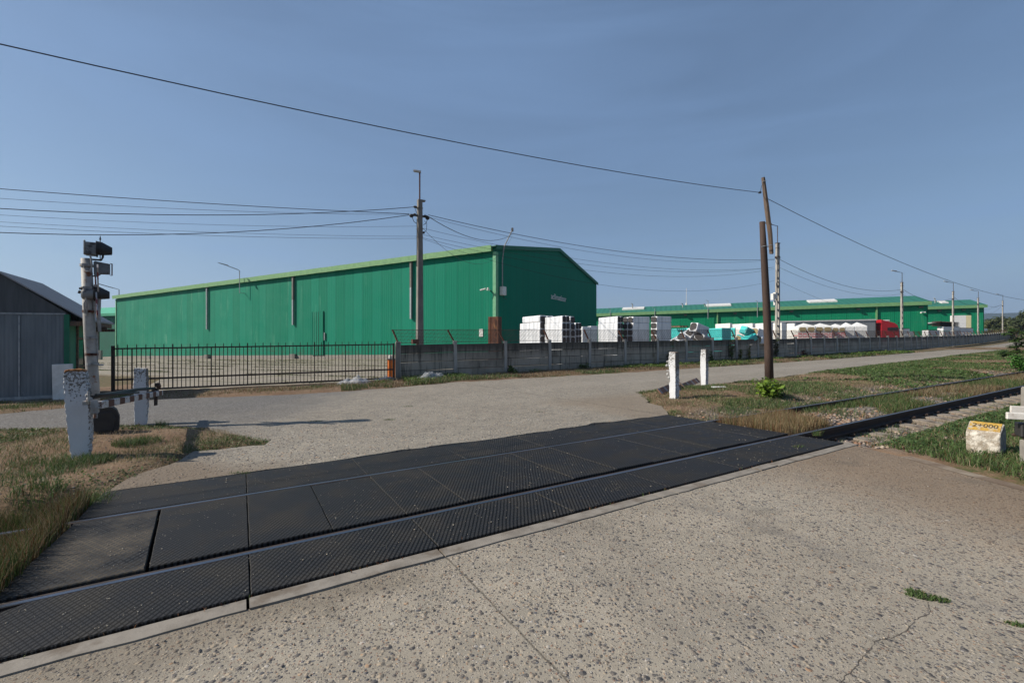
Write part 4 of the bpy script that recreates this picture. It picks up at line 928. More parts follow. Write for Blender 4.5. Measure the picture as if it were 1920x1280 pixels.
# striped barrier between the two posts on the left
P0 = P3(186, 759, 5.86); P1 = P3(302, 736, 9.15)
def barrier(name, P0, P1, sec, mat, lab, extra):
    d = P1-P0; o = thing(name, P0, math.atan2(d.y, d.x), lab, 'barrier'); L_ = d.xy.length; sl_ = d.z/L_
    mb = MB(); mb.box((L_/2, 0, 0), (L_, sec[0], sec[1])); mb.build('striped_board', mat, o, bevel=.006, shear=(sl_, 0)); extra(o, L_, sl_); return o
def ex(o, L_, sl_):
    MB().tube([(.10, .10, .10), (L_*.62, .08, .12), (L_*.93, .06, .10)], .030, 6).tube([(.1, .06, .13), (L_*.6, .05, .07)], .016, 5).build('counter_rod', M['black'], o, shear=(sl_, 0))
    mb = MB(); mb.box((-.12, .04, -.02), (.05, .10, .26)).box((-.05, .03, -.05), (.22, .10, .05)).tube([(-.2, .0, -.02), (.02, .0, .01)], .012, 6).box((.02, .06, -.13), (.16, .08, .06)).tube([(-.02, .05, -.10), (-.02, .05, -.26)], .032, 7)
    mb.ball((-.03, .13, .13), .05).ball((.07, .16, .12), .04).ball((-.08, .14, .22), .035).box((-.02, .18, .06), (.2, .05, .08)); mb.tube([(-.12, .12, .30), (-.10, .12, .08)], .02, 6)
    mb.v = [(v[0]*.62+.0, v[1]*.7, v[2]*.62) for v in mb.v]; mb.jitter(.003, 4).build('hinge_fitting', M['grey_paint'], o, bevel=.004)
    mb = MB(); mb.box((L_-.25, .05, .03), (.12, .10, .12)).ball((L_-.2, .02, .16), .05).ball((L_-.1, .02, .13), .04).box((L_-.35, .02, -.12), (.06, .05, .22)).jitter(.004, 7).build('latch_fitting', M['rust_dark'], o, shear=(sl_, 0))
barrier('level_crossing_barrier', P0, P1, (.06, .095), M['stripes'], 'short white and brown striped barrier board lowered between the two left posts', ex)

# ================================================================== CROSSING SIGNAL
SYD = 8.4; sxp = (177-960)/FOC*SYD; sg = thing('crossing_signal', gz((sxp, SYD)), R(43), 'rusting grey tubular crossing signal post with hooded lamps seen from the side', 'signal')
g_ = G(sxp, SYD)
def lx(px_): return ((px_-960)/FOC*SYD - sxp)*.735
def lz_(py): return zat(0, py, SYD) - g_
mb = MB(); mb.tube([(0, 0, -.05), (lx(174.5), 0, lz_(720)), (lx(168), 0, lz_(620)), (lx(162), 0, lz_(486))], [.095, .090, .085, .078], 20)
sigm = mottled('rust_stained_grey_pole_paint', (.36, .35, .325), (.26, .25, .235), 5, .7, .25, 50, .003, (.17, .065, .028), 5.5, (.57, .66))
mb.build('pole', sigm, sg, smooth=True)
for py, dx_ in ((499, 162.5), (541, 164), (584, 167), (633, 170), (664, 172), (682, 173)):
    c = MB(); xx = lx(dx_); c.tube([(xx, 0, lz_(py)-.022), (xx, 0, lz_(py)+.022)], .096, 18).box((xx+.04, -.10, lz_(py)), (.05, .04, .04)).box((xx-.04, -.10, lz_(py)), (.04, .04, .05)); c.build('clamp', M['rust'] if py in (584, 664) else M['grey_paint'], sg)
lampm = mottled('dull_grey_lamp_casing', (.20, .21, .215), (.12, .125, .13), 6, .6, .3, 40, .003, (.05, .045, .045), 6, (.50, .60))
def lamp(name, x0, x1, xh, zc, zt, round_, dropped=0):
    o = MB()
    if round_: o.tube([(x0, -.06, zc), (x0+.03, -.06, zc), (x1, -.06, zc)], [.07, .105, .115], 16)
    else: o.box(((x0+x1)/2, -.02, zc), (x1-x0, .22, .23)).box((x0-.01, -.02, zc+.02), (.03, .20, .25))
    body = o.build(name, lampm, sg, bevel=.012)
    h_ = MB(); n = 14; pts = []
    for (xx, r, zz, cut) in ((x1-.01, .150, zc+.01, 1), (x1+(xh-x1)*.35, .140, zc+.005, .85), (xh, .080, zc-.015, .15)):
        for k in range(n+1):
            a = -math.pi*.72 + 2*math.pi*.72*k/n; pts.append((xx, -.04+r*math.sin(a), zz+r*math.cos(a)))
    f = []
    for i in range(2):
        for k in range(n): f.append((i*(n+1)+k, i*(n+1)+k+1, (i+1)*(n+1)+k+1, (i+1)*(n+1)+k))
    h_.add(pts, f); hd = h_.build('hood', M['black'], body); sm_ = hd.modifiers.new('solid', 'SOLIDIFY'); sm_.thickness = .012
    MB().tube([(x1-.005, -.04, zc), (x1+.02, -.04, zc)], .14, 18).build('lens_ring', M['black'], body)
    MB().tube([(x1+.015, -.04, zc), (x1+.03, -.04, zc)], .095, 16).build('lens', M['glass'], body)
    return body
zA = lz_(468); a_ = lamp('signal_lamp', lx(160), lx(181), lx(211), zA, 0, False)
t_ = MB(); t_.tube([(lx(187), -.04, zA-.01), (lx(188.5), -.04, zA-.01)], .20, 20).add([(lx(187.5), -.04, zA+.14), (lx(186), -.04, zA+.20), (lx(188), -.04, zA+.27), (lx(190), -.04, zA+.2)], [(0,1,2,3)])
t_.build('backing_disc', M['black'], a_)
zB = lz_(552); b_ = lamp('signal_lamp', lx(152), lx(176), lx(206), zB, 0, True)
MB().tube([(lx(147), -.07, zB+.03), (lx(152), -.07, zB+.02)], .028, 8).box((lx(152), -.05, zB+.09), (.05, .08, .03)).build('fitting', M['rust_dark'], b_)
br = MB(); br.tube([(lx(166), 0, lz_(487)), (lx(190), -.04, lz_(487)), (lx(193), -.04, lz_(481)), (lx(193), -.04, lz_(474))], .018, 6).tube([(lx(170), 0, lz_(518)), (lx(180), -.06, lz_(518))], .014, 6).box((lx(177), -.02, lz_(560)), (.18, .06, .08)).tube([(lx(168), 0, lz_(584)), (lx(182), -.06, lz_(582))], .02, 6)
br.build('bracket', M['rust_dark'], sg)
pc = MB(); pc.prism([(lx(175.5), lz_(515)), (lx(175), lz_(492)), (lx(178), lz_(490)), (lx(207), lz_(493.5)), (lx(207), lz_(513.5)), (lx(190), lz_(514)), (lx(186), lz_(517)), (lx(180), lz_(520))], -.07, -.045)
platem = mottled('dull_sign_plate_back', (.15, .165, .175), (.10, .11, .115), 4, .6, .2, 30, .003, (.075, .045, .03), 6, (.55, .66))
pl_ = pc.build('sign_plate', platem, sg); fr_ = MB(); fr_.tube([(lx(207), -.058, lz_(492.5)), (lx(210.5), -.058, lz_(492.5)), (lx(210.5), -.058, lz_(515)), (lx(207), -.058, lz_(514.5))], .010, 5).build('plate_frame', M['rust'], pl_)
# crossbuck seen on its edge
cb = MB(); cx_ = lx(180)
for sgn in (-1, 1):
    cb.box((cx_ + (.03 if sgn > 0 else 0), -.10, lz_(548)), (.022, .13, 1.05), Matrix.Rotation(R(32*sgn), 3, 'X') @ Matrix.Rotation(R(-1.5), 3, 'Y'))
cbm = mottled('worn_red_white_board', (.40, .39, .385), (.30, .29, .29), 8, .7, .2, 50, .003, (.17, .03, .03), 4.5, (.50, .56))
cb.build('crossbuck', cbm, sg)
cb2 = MB(); cb2.tube([(lx(185), -.08, lz_(560)), (lx(184), -.08, lz_(585)), (lx(187), -.08, lz_(622))], [.035, .035, .022], 8).box((lx(179.5), -.09, lz_(545)), (.055, .06, .21)).tube([(lx(178), -.07, lz_(562)), (lx(178.5), -.07, lz_(588))], .028, 8)
cb2.build('conduit', M['grey_paint'], sg)
cd = MB(); cd.tube([(lx(168.5), -.10, lz_(478)), (lx(171), -.14, lz_(490)), (lx(172.5), -.14, lz_(502)), (lx(169), -.13, lz_(510)), (lx(161), -.12, lz_(512))], .014, 7).tube([(lx(159), -.12, lz_(588)), (lx(158), -.15, lz_(570)), (lx(161), -.16, lz_(560)), (lx(163), -.14, lz_(575)), (lx(162), -.12, lz_(592))], .014, 7).tube([(lx(181), -.02, lz_(625)), (lx(183), -.05, lz_(650)), (lx(183), -.03, lz_(690)), (lx(181), -.03, lz_(735))], .010, 6)
cd.build('cable', M['grey_paint'], sg)
MB().box((lx(185), -.02, lz_(684)), (.14, .05, .03)).build('stub_arm', M['galv'], sg)
# black motor housing at the foot of the signal
mp_ = at(197, 817); mo = thing('barrier_motor', gz(mp_, -.02), R(40), 'black metal box with cut corners low on the ground behind the broad white post', 'motor housing')
mb = MB(); mb.prism([(-.19, .07), (.15, .07), (.185, .14), (.19, .34), (.15, .46), (.09, .52), (-.14, .52), (-.19, .44)], -.14, .14)
mb.build('housing', M['black'], mo, bevel=.012); MB().prism([(-.15, .12), (.11, .12), (.14, .32), (.09, .44), (-.09, .44), (-.15, .38)], -.165, -.14).build('cover', M['black'], mo, bevel=.008)
MB().box((0, 0, .02), (.50, .38, .05)).box((.05, -.16, .06), (.14, .12, .08)).box((-.15, -.15, .06), (.1, .1, .08)).build('base_plate', M['rust_dark'], mo, bevel=.008)
MB().tube([(-.1, -.3, .03), (.15, -.34, .03), (.38, -.2, .04), (.5, .05, .03)], .02, 6).build('cable', M['cable'], mo)

# ================================================================== SHED
sa = math.atan2(.48, .877); C0 = Vector(at(124, 748)); ss = shear(sa)
sh = thing('shed', gz(C0), sa, 'small grey metal clad shed with a low pitched corrugated roof at the left edge', 'shed')
HW = 2.55; ap = -1.42; AZ = 3.78; EZ = 2.42; hwid = 1.90; DP = 2.9
fm = MB(); fm.prism([(ap*2, .12), (0, .12), (0, HW), (ap*2, HW)], -.03, .03); fm.build('front_sheeting', M['zinc'], sh, shear=ss)
MB().box((ap-.3, -.05, .10), (abs(ap)*2.0+.4, .05, .09)).box((ap, -.045, HW+.015), (abs(ap)*2, .03, .04)).box((-1.0, -.045, 1.3), (.03, .02, 2.4)).build('flashing', M['galv'], sh, shear=ss)
MB().box((ap, .02, .03), (abs(ap)*2+.1, .12, .2)).build('footing', M['conc'], sh, shear=ss)
MB().prism([(ap*2, HW+.04), (0.04, HW+.04), (ap, AZ-.06)], -.03, .0).build('gable_boards', mottled('dark_gable_sheet', (.045, .05, .055), (.065, .07, .075), 3, .6, .3, 20, .01, stretch=(5, 5, .5)), sh, shear=ss)
rm = MB()
for sg_ in (-1, 1):
    x1_ = ap + sg_*hwid
    rm.add([(ap, -.12, AZ), (x1_, -.12, EZ), (x1_, DP, EZ), (ap, DP, AZ), (ap, -.12, AZ-.05), (x1_, -.12, EZ-.05), (x1_, DP, EZ-.05), (ap, DP, AZ-.05)], [(0,1,2,3),(4,5,6,7),(0,1,5,4),(1,2,6,5),(2,3,7,6)])
rm.build('roof', M['shedroof'], sh, shear=ss)
MB().box((.03, -.02, 1.35), (.12, .10, 2.4)).build('corner_post', M['dark_green'], sh, shear=ss)
MB().prism([(.06, .1), (DP-.5, .1), (DP-.5, 2.35), (.06, 2.35)], -.06, .0, 'x').build('side_wall', M['shed_green'], sh, shear=ss)
MB().prism([(.06, .1), (DP-.5, .1), (DP-.5, 2.35), (.06, 2.35)], ap*2, ap*2+.06, 'x').build('side_wall', M['zinc'], sh, shear=ss)
MB().prism([(ap*2, .1), (0, .1), (0, 2.35), (ap, AZ-.1), (ap*2, 2.35)], DP-.6, DP-.5).build('rear_wall', M['zinc'], sh, shear=ss)
wf = MB(); wf.box((.03, .85, 1.35), (.05, .06, 2.0)).box((.03, 1.55, 1.35), (.05, .06, 2.0)).box((.03, 1.2, 1.85), (.05, .7, .06)).box((.03, 1.2, .95), (.05, .7, .06))
wn_ = wf.build('window_frame', M['pallet'], sh, shear=ss); MB().box((.012, 1.2, 1.4), (.02, .64, .8)).build('pane', M['glass'], wn_, shear=ss)
MB().box((.42, DP/2-.15, 2.30), (.05, DP, .14)).box((.25, .0, 2.28), (.5, .05, .14)).box((.25, DP-.3, 2.16), (.62, .06, .1)).box((.25, DP-1.2, 2.2), (.62, .06, .1)).build('rafters', M['wood_grey'], sh, shear=ss)
# paling fence beside the shed
PFY = 15.3; pfx = (127-960)/FOC*PFY; pf_ = thing('paling_fence', gz((pfx, PFY)), 0, 'dark weathered paling fence with uneven tops beside the shed', 'fence'); mb = MB(); r = random.Random(3)
for i in range(7): mb.box((.04+i*.082, 0, .62+r.uniform(-.04, .04)), (.062, .03, 1.22+r.uniform(-.08, .12)), Matrix.Rotation(r.uniform(-.03, .03), 3, 'Y'))
mb.box((.28, .03, .35), (.6, .04, .08)).box((.28, .03, .95), (.6, .04, .08)).build('palings', M['wood_dark'], pf_)
# white slab and dark board by the shed corner
wb = MB(); wb.box((0, 0, .53), (.44, .10, 1.08)); o = wb.build('white_slab', M['white_paint'], bevel=.01, loc=gz(at(119, 751))); o.rotation_euler = (0, R(-1), sa); tag(o, 'plain white slab standing against the corner of the grey shed', 'slab')
wb = MB(); wb.box((0, 0, .5), (.09, .05, 1.0)); o = wb.build('board', M['wood_dark'], loc=gz(at(101, 747))); o.rotation_euler = (0, 0, sa); tag(o, 'narrow dark upright board leaning on the shed left of the white slab', 'board')

# ================================================================== WOODEN WIRE POLE
wp_ = Vector(at(1443, 716)); WY = wp_.y; wl = thing('wooden_pole', gz(wp_), 0, 'dark tarred wooden pole with a paler timber strapped on as an extension', 'pole'); g_w = G(*wp_)
def wx(px_): return (px_-960)/FOC*WY - wp_.x
def wz(py): return zat(0, py, WY)-g_w
MB().tube([(0, 0, -.2), (wx(1441), 0, wz(660)), (wx(1437), 0, wz(570)), (wx(1432), 0, wz(470)), (wx(1429), 0, wz(416))], [.138, .130, .120, .105, .085], 14).jitter(.004, 3).build('main_pole', M['wood_dark'], wl, smooth=True)
MB().tube([(wx(1443.5), -.10, wz(477)), (wx(1440), -.12, wz(440)), (wx(1434.5), -.10, wz(390)), (wx(1429.5), -.05, wz(334))], [.066, .076, .072, .060], 9).jitter(.006, 5).build('extension_timber', M['wood_grey'], wl)
MB().tube([(wx(1429), -.19, wz(463)), (wx(1440), -.22, wz(462)), (wx(1445), -.15, wz(462)), (wx(1440), .1, wz(462)), (wx(1430), .1, wz(463)), (wx(1426.5), -.05, wz(463)), (wx(1429), -.19, wz(463))], .012, 5).tube([(wx(1426), -.12, wz(343)), (wx(1433), -.13, wz(341))], .012, 5).build('wire_tie', M['galv'], wl)
MB().box((wx(1423), -.06, wz(362)), (.07, .07, .05)).tube([(wx(1424), -.06, wz(362)), (wx(1424.5), -.1, wz(352)), (wx(1428), -.12, wz(343))], .008, 5).build('insulator', M['black'], wl)

# ================================================================== UTILITY POLES
def solid_pole(px_, Y, pytop, lab):
    X = (px_-960)/FOC*Y; g = G(X, Y); H_ = zat(0, pytop, Y)-g; o = thing('utility_pole', (X, Y, g), TRK, lab, 'utility pole', 'concrete utility poles along the wall')
    MB().add([(a*s, b*s, z) for z, s in ((-.2, .16), (H_, .105)) for a, b in ((-1, -1), (1, -1), (1, 1), (-1, 1))], [(0,1,5,4),(1,2,6,5),(2,3,7,6),(3,0,4,7),(4,5,6,7)]).build('pole', M['conc_pole'], o, bevel=.01)
    mb = MB(); mb.box((.08, 0, H_+.03), (.36, .2, .06))
    for z in (H_-.35, H_-1.35, H_-1.75): mb.box((0, 0, z), (.26, .26, .03))
    mb.build('pole_cap', M['conc_pole'], o)
    fx = MB()
    for s in (-1, 1):
        fx.box((.22*s, 0, H_-.72), (.30, .10, .08)); fx.ball((.40*s, .03, H_-.76), (.11, .08, .09)).ball((.26*s, -.03, H_-.70), .07); fx.tube([(.4*s, 0, H_-.8), (.3*s, -.05, H_-1.05), (.15*s, -.1, H_-1.15)], .015, 5)
    fx.ball((-.22, 0, H_-.32), (.10, .06, .06)).ball((.2, 0, H_-1.5), .06); fx.tube([(-.25, 0, H_-.35), (-.14, -.05, H_-.7)], .012, 5)
    fx.tube([(.2, -.1, H_-.95), (.32, -.1, H_-1.1), (.30, -.1, H_-1.4), (.2, -.1, H_-1.5)], .012, 5).tube([(-.17, -.1, H_-.9), (-.18, -.12, H_-3.2)], .02, 5).build('fittings', M['black'], o)
    lm = MB(); lm.tube([(0, 0, H_), (0, 0, H_+1.38)], .035, 6); br_ = lm.build('lamp_arm', M['rust'], o)
    la = Matrix.Rotation(-TRK, 3, 'Z'); hd = MB(); hd.add([la @ Vector(v) for v in ((.05, -.06, 1.36), (.05, .06, 1.36), (-.30, .09, 1.43), (-.30, -.09, 1.43), (.05, -.05, 1.46), (.05, .05, 1.46), (-.28, .07, 1.50), (-.28, -.07, 1.50))], [(0,1,2,3),(4,5,6,7),(0,1,5,4),(1,2,6,5),(2,3,7,6),(3,0,4,7)])
    h_ = hd.build('lamp_head', M['grey_paint'], br_); h_.location = (0, 0, H_)
    bs = MB(); bs.box((-.25, -.05, 1.62), (.30, .25, .22)).build('service_box', M['rust'], o)
    return Vector((X, Y, g+H_))
def ladder_pole(px_, Y, pytop, lab, lampup, armx, box_=False):
    X = (px_-960)/FOC*Y; g = G(X, Y); H_ = zat(0, pytop, Y)-g; o = thing('utility_pole', (X, Y, g), TRK, lab, 'utility pole', 'concrete utility poles along the wall')
    mb = MB(); w0, w1 = .21, .12
    for s in (-1, 1): mb.add([(s*(w+dx_), b, z) for z, w in ((-.2, w0), (H_, w1)) for dx_, b in ((-.055, -.07), (.055, -.07), (.055, .07), (-.055, .07))], [(0,1,5,4),(1,2,6,5),(2,3,7,6),(3,0,4,7),(4,5,6,7)])
    k = int(H_/.62)
    for i in range(1, k):
        z = i*.62; w = w0+(w1-w0)*z/H_; mb.box((0, 0, z), (2*w-.08, .12, .13))
    mb.box((0, 0, H_-.75), (.22, .14, 1.5)); mb.build('pole', M['conc_pole2'], o, bevel=.008)
    fx = MB(); fx.box((0, 0, H_-.35), (.36, .2, .04)).box((0, 0, H_-1.0), (.40, .22, .05)).ball((.26, 0, H_-1.1), (.09, .07, .07)).ball((-.26, 0, H_-1.1), (.09, .07, .07)).box((0, 0, H_+.03), (.34, .24, .06)); fx.build('fittings', M['rust_dark'], o)
    la = Matrix.Rotation(-TRK, 3, 'Z'); lm = MB(); pts = [(-.06, -.1, H_-.6), (-.06, -.1, H_+lampup), (-.06-armx*.9, -.1, H_+lampup+.16)]
    lm.tube([la @ Vector(v) for v in pts], .032, 6); br_ = lm.build('lamp_arm', M['rust_dark'], o)
    hd = MB(); hd.add([la @ Vector((-.06-armx*.75+v[0], -.1+v[1], H_+lampup+.12+v[2])) for v in ((.1, -.05, 0), (.1, .05, 0), (-.5, .10, .10), (-.5, -.10, .10), (.1, -.04, .08), (.1, .04, .08), (-.48, .08, .17), (-.48, -.08, .17))], [(0,1,2,3),(4,5,6,7),(0,1,5,4),(1,2,6,5),(2,3,7,6),(3,0,4,7)]).build('lamp_head', M['grey_paint'], br_)
    if box_:
        b = MB(); b.box((-.42, -.05, H_-4.05), (.26, .2, .48)).box((-.72, -.05, H_-4.15), (.28, .2, .48)).box((-.5, -.05, H_-4.6), (.12, .12, .35)); b.build('meter_box', M['white_paint'], o)
        c = MB(); 
        for k in range(4): c.tube([(-.28+.17*math.cos(a)+.01*k, -.15-.01*k, H_-3.2+.24*math.sin(a)) for a in [i*math.pi/7 for i in range(15)]], .014, 5)
        c.tube([(-.45, -.1, H_-3.9), (-.3, -.1, H_-3.3), (-.2, -.1, H_-1.2)], .012, 5); c.build('cable_coil', M['cable'], o)
    return Vector((X, Y, g+H_))
U0 = solid_pole(787, 22.0, 377, 'solid tapering concrete utility pole with a street lamp in front of the big warehouse')
U1 = ladder_pole(1458, 35.3, 457, 'ladder shaped concrete utility pole with meter boxes, just right of the wooden pole', 1.35, .75, True)
U2 = ladder_pole(1691, 52.5, 530, 'ladder shaped concrete utility pole standing before the long green hall, right of the lorry cab', 1.15, .95)
U3 = ladder_pole(1787, 67.0, 547, 'ladder shaped concrete utility pole standing before the second green hall', 1.3, 1.2)
U4 = ladder_pole(1834, 79.0, 559, 'ladder shaped concrete utility pole at the right hand corner of the second green hall', 1.2, 1.2)
U5 = ladder_pole(1880, 96.0, 564, 'ladder shaped concrete utility pole in front of the dark trees, farthest down the road', 1.2, 1.2)

# ================================================================== OVERHEAD WIRES (real catenaries between the poles)
def wire(A, B, sag, r=.011, lab='', n=26, ext=None):
    A, B = Vector(A), Vector(B); pts = []
    for i in range(n+1):
        t = i/n; p = A.lerp(B, t); p.z -= 4*sag*t*(1-t); pts.append(p)
    o = thing('x', (0, 0, 0)); bpy.data.objects.remove(o)
    mb = MB(); c = pts[0]; mb.tube([p-c for p in pts], r, 5); w_ = mb.build('overhead_wire', M['cable'], loc=c); return tag(w_, lab, 'overhead wire', 'overhead wires')
wa = P3(1424, 362, WY)+Vector((0, -.05, 0))
# the long wire along the track, from its previous pole behind the camera on the left
def through(A, dirxy, px_, py_, span, y2=None):
    """end point B of a span from A heading dirxy whose sag makes it pass the surveyed mid point"""
    s = solve((A.x, A.y), dirxy, px_); Y = A.y+dirxy[1]*s; z = zat(0, py_, Y); t = s/span
    return s, z, t
def wire_via(A, dirxy, span, zend_dz, px_, py_, r, lab):
    s, z, t = through(A, dirxy, px_, py_, span); B = Vector((A.x+dirxy[0]*span, A.y+dirxy[1]*span, A.z+zend_dz))
    sag = (A.z+zend_dz*t - z)/(4*t*(1-t)); return wire(A, B, sag, r, lab)
wire_via(wa, (-D[0], -D[1]), 40, .1, 0, 83, .0095, 'single long black wire crossing the whole sky from the wooden pole to the upper left')
wire_via(P3(1434, 370, WY), (D[0]*.995, D[1]*1.008), 60, 0, 1880, 555, .010, 'single black wire running down from the wooden pole towards the far right')
dl = Vector((-.95, -.31)).normalized(); spn = 34
for (py0, py1, sxo, r_, lab) in ((388, 391, -.25, .016, 'thick twisted bundle attached highest on the solid pole, running left'), (401, 354, -.5, .014, 'dark wire climbing to the left from the solid pole, topmost at the left edge'), (402, 372, -.5, .007, 'thin wire just under the topmost one at the left edge'),
    (403, 436, -.5, .016, 'thick dark bundle sagging lowest at the left edge'), (424, 403, -.15, .006, 'thin wire fixed halfway down the head of the solid pole, running left'), (443, 416, -.1, .006, 'thin wire from low on the solid pole, crossing the others to the left'), (447, 424, -.1, .007, 'lowest thin wire fixed on the solid pole, running left')):
    A = P3(787, py0, 22.0); A.x += sxo; wire_via(A, (dl.x, dl.y), spn, .1, 0, py1, r_, lab)
mastp = CN.to_3d() + Vector((0, 0, 0)); mx_, my_ = CN.x+cW.x*1.5-cL.x*1.1, CN.y+cW.y*1.5-cL.y*1.1
MP = Vector((mx_, my_, zat(0, 437, my_)))
A = P3(800, 404, 22.0)
wire(A, MP+Vector((0, 0, -.1)), .9, .018, 'twisted bundle sagging from the solid pole to the leaning mast on the warehouse corner'); wire(P3(793, 428, 22.0), MP+Vector((0, 0, -.3)), 2.2, .009, 'slack thin wire from the solid pole to the leaning mast on the warehouse corner')
def pole_span(Apx, Apy, AY, Bpx, Bpy, BY, sag, r, lab): wire(P3(Apx, Apy, AY), P3(Bpx, Bpy, BY), sag, r, lab)
pole_span(803, 403, 22.0, 1452, 486, 35.3, .75, .014, 'main twisted bundle between the solid pole and the first ladder pole')
pole_span(803, 407, 22.0, 1452, 487, 35.3, .95, .008, 'thin wire hanging just below the main bundle between the first two poles')
for k, (y0, y1, sg_) in enumerate(((428, 501, .9), (440, 501, .95), (446, 504, 1.15), (448, 526, 1.55))):
    pole_span(793, y0, 22.0, 1452, y1, 35.3, sg_, .0075, 'thin low wire between the solid pole and the first ladder pole, %s from the top' % ORD[k])
pole_span(1463, 487, 35.3, 1689, 543, 52.5, .95, .016, 'twisted bundle between the first and second ladder poles'); pole_span(1463, 502, 35.3, 1689, 551, 52.5, .9, .010, 'thin wire under the bundle between the first and second ladder poles')
pole_span(1463, 528, 35.3, 1740, 602, 74, 1.2, .008, 'thin wire dropping from the first ladder pole to the corner of the long green hall')
pole_span(1694, 543, 52.5, 1785, 559, 67, .85, .018, 'twisted bundle between the second and third ladder poles'); pole_span(1694, 553, 52.5, 1785, 562, 67, .8, .012, 'thin wire between the second and third ladder poles')
pole_span(1789, 557, 67, 1832, 569, 79, .6, .020, 'bundle between the third and fourth ladder poles'); pole_span(1836, 567, 79, 1878, 571, 96, .6, .022, 'bundle between the fourth and fifth ladder poles')
pole_span(1845, 585, 97, 1878, 573, 96, .8, .014, 'pale slack service wire from the second hall to the last ladder pole'); pole_span(1843, 581, 97, 1878, 571, 96, .2, .014, 'dark service wire from the second hall to the last ladder pole')

# ================================================================== PALLETS AND BALES IN THE YARD
def rounded_face(mb, w_, h_, y, c, r=.3, mi=0, axis=0, sag=0):
    pts = []; n = 5; rr_ = min(w_, h_)*r
    for (sx_, sz_, a0) in ((1, 1, 0), (-1, 1, 90), (-1, -1, 180), (1, -1, 270)):
        for k in range(n): a = R(a0+90*k/(n-1)); pts.append((c[0]+sx_*(w_/2-rr_)+rr_*math.cos(a), y, c[1]+sz_*(h_/2-rr_)+rr_*math.sin(a)))
    mb.add(pts, [tuple(range(len(pts)))], mi)
def bale_stack(name, t0n0, ang, w_, d_, H_, rows, cols, ends, lab, wrap, endm, group=None, seed=0, cat='bale stack', toprow=True):
    """local frame: front corner at origin; +x to the right along the wall, +y away from it. ends: 'f' on the front, 'l' on the left side"""
    o = thing(name, gz(t0n0), ang, lab, cat, group); s = shear(ang); r = random.Random(seed)
    rh = H_/rows; mb = MB()
    for k in range(rows):
        z0 = k*rh; inset = r.uniform(-.02, .02) if k < rows-1 else r.uniform(-.03, .05)
        nb = cols if (ends == 'f') else 1; nd = cols if ends == 'l' else 1
        if k == 0: mb.box((w_/2, d_/2, rh*(rows-1)/2), (w_, d_, rh*(rows-1)))
        if k == rows-1:
            for i in range(nb):
                for j in range(nd):
                    bw_, bd_ = w_/nb, d_/nd
                    mb.box((bw_*(i+.5)+inset, bd_*(j+.5)+inset*.5, z0+rh/2), (bw_-.012, bd_-.012, rh-.012))
    b = mb.jitter(.012, seed).build('wrapped_pack', wrap, o, bevel=.045, seg=2, shear=s)
    if ends:
        cw = (w_ if ends == 'f' else d_)/cols; em = None
        for k in range(rows):
            for i in range(cols):
                fm_ = MB(); rounded_face(fm_, cw*r.uniform(.82, .90), rh*r.uniform(.80, .90), 0, (0, 0), .32)
                f_ = fm_.build('insulation_end', endm, o)
                if ends == 'f': xx, yy = cw*(i+.5), -.035; f_.rotation_euler = (0, 0, 0)
                else: xx, yy = -.035, cw*(i+.5); f_.rotation_euler = (0, 0, R(-90))
                f_.location = (xx, yy, rh*(k+.5)+s[0]*xx+s[1]*yy)
    return o
def stack_px(xc, xl, xr, n0, ytop, rows, cols, ends, lab, wrap='balewrap', endm='insul_dark', seed=0, maxd=3.2, minw=.0, group='wrapped insulation stacks behind the wall'):
    p = ray_n(xc, n0); dL = solve(p, NV, xl) if xl is not None else maxd; dR = solve(p, D, xr)
    dL = min(max(dL, .5), maxd); H_ = zat(0, ytop, p[1])-G(*p)
    return bale_stack('insulation_stack', p, TRK, max(dR, minw), dL, H_, rows, cols, ends, lab, M[wrap], M[endm], group, seed)
nB = 24.2
stack_px(1054, 1021, 1068, nB, 591.5, 7, 2, 'f', 'tall white wrapped insulation stack with dark ends, tallest before the gable end', seed=1)
dB = solve(ray_n(1054, nB), NV, 1021)
stack_px(1012, 974, 1034, nB+dB+.1, 603, 6, 2, 'f', 'white wrapped insulation stack with dark ends, leftmost before the gable end', seed=2, minw=1.2)
stack_px(1069.5, 1040, 1078, nB+.35, 593, 7, 1, 'f', 'narrow insulation stack showing one column of dark ends, right of the tallest one', seed=3)
stack_px(1079, 1050, 1090, nB+1.0, 604.5, 6, 2, 'f', 'lower insulation stack of dark ends at the right of the group before the gable', seed=4)
def loose_bale(c, size, rot, lab, wrap='balewrap', endm='insul_dark', seed=0, end='l', group='loose insulation bales'):
    o = thing('insulation_bale', c, 0, lab, 'bale', group); o.rotation_euler = rot; mb = MB(); mb.box((0, 0, 0), size); mb.jitter(.02, seed).build('wrapped_pack', M[wrap], o, bevel=.07, seg=2)
    fm_ = MB(); rounded_face(fm_, size[1]*.84, size[2]*.84, 0, (0, 0), .35); f_ = fm_.build('insulation_end', M[endm], o); f_.rotation_euler = (0, 0, R(-90)); f_.location = (-size[0]/2-.012, 0, 0)
    return o
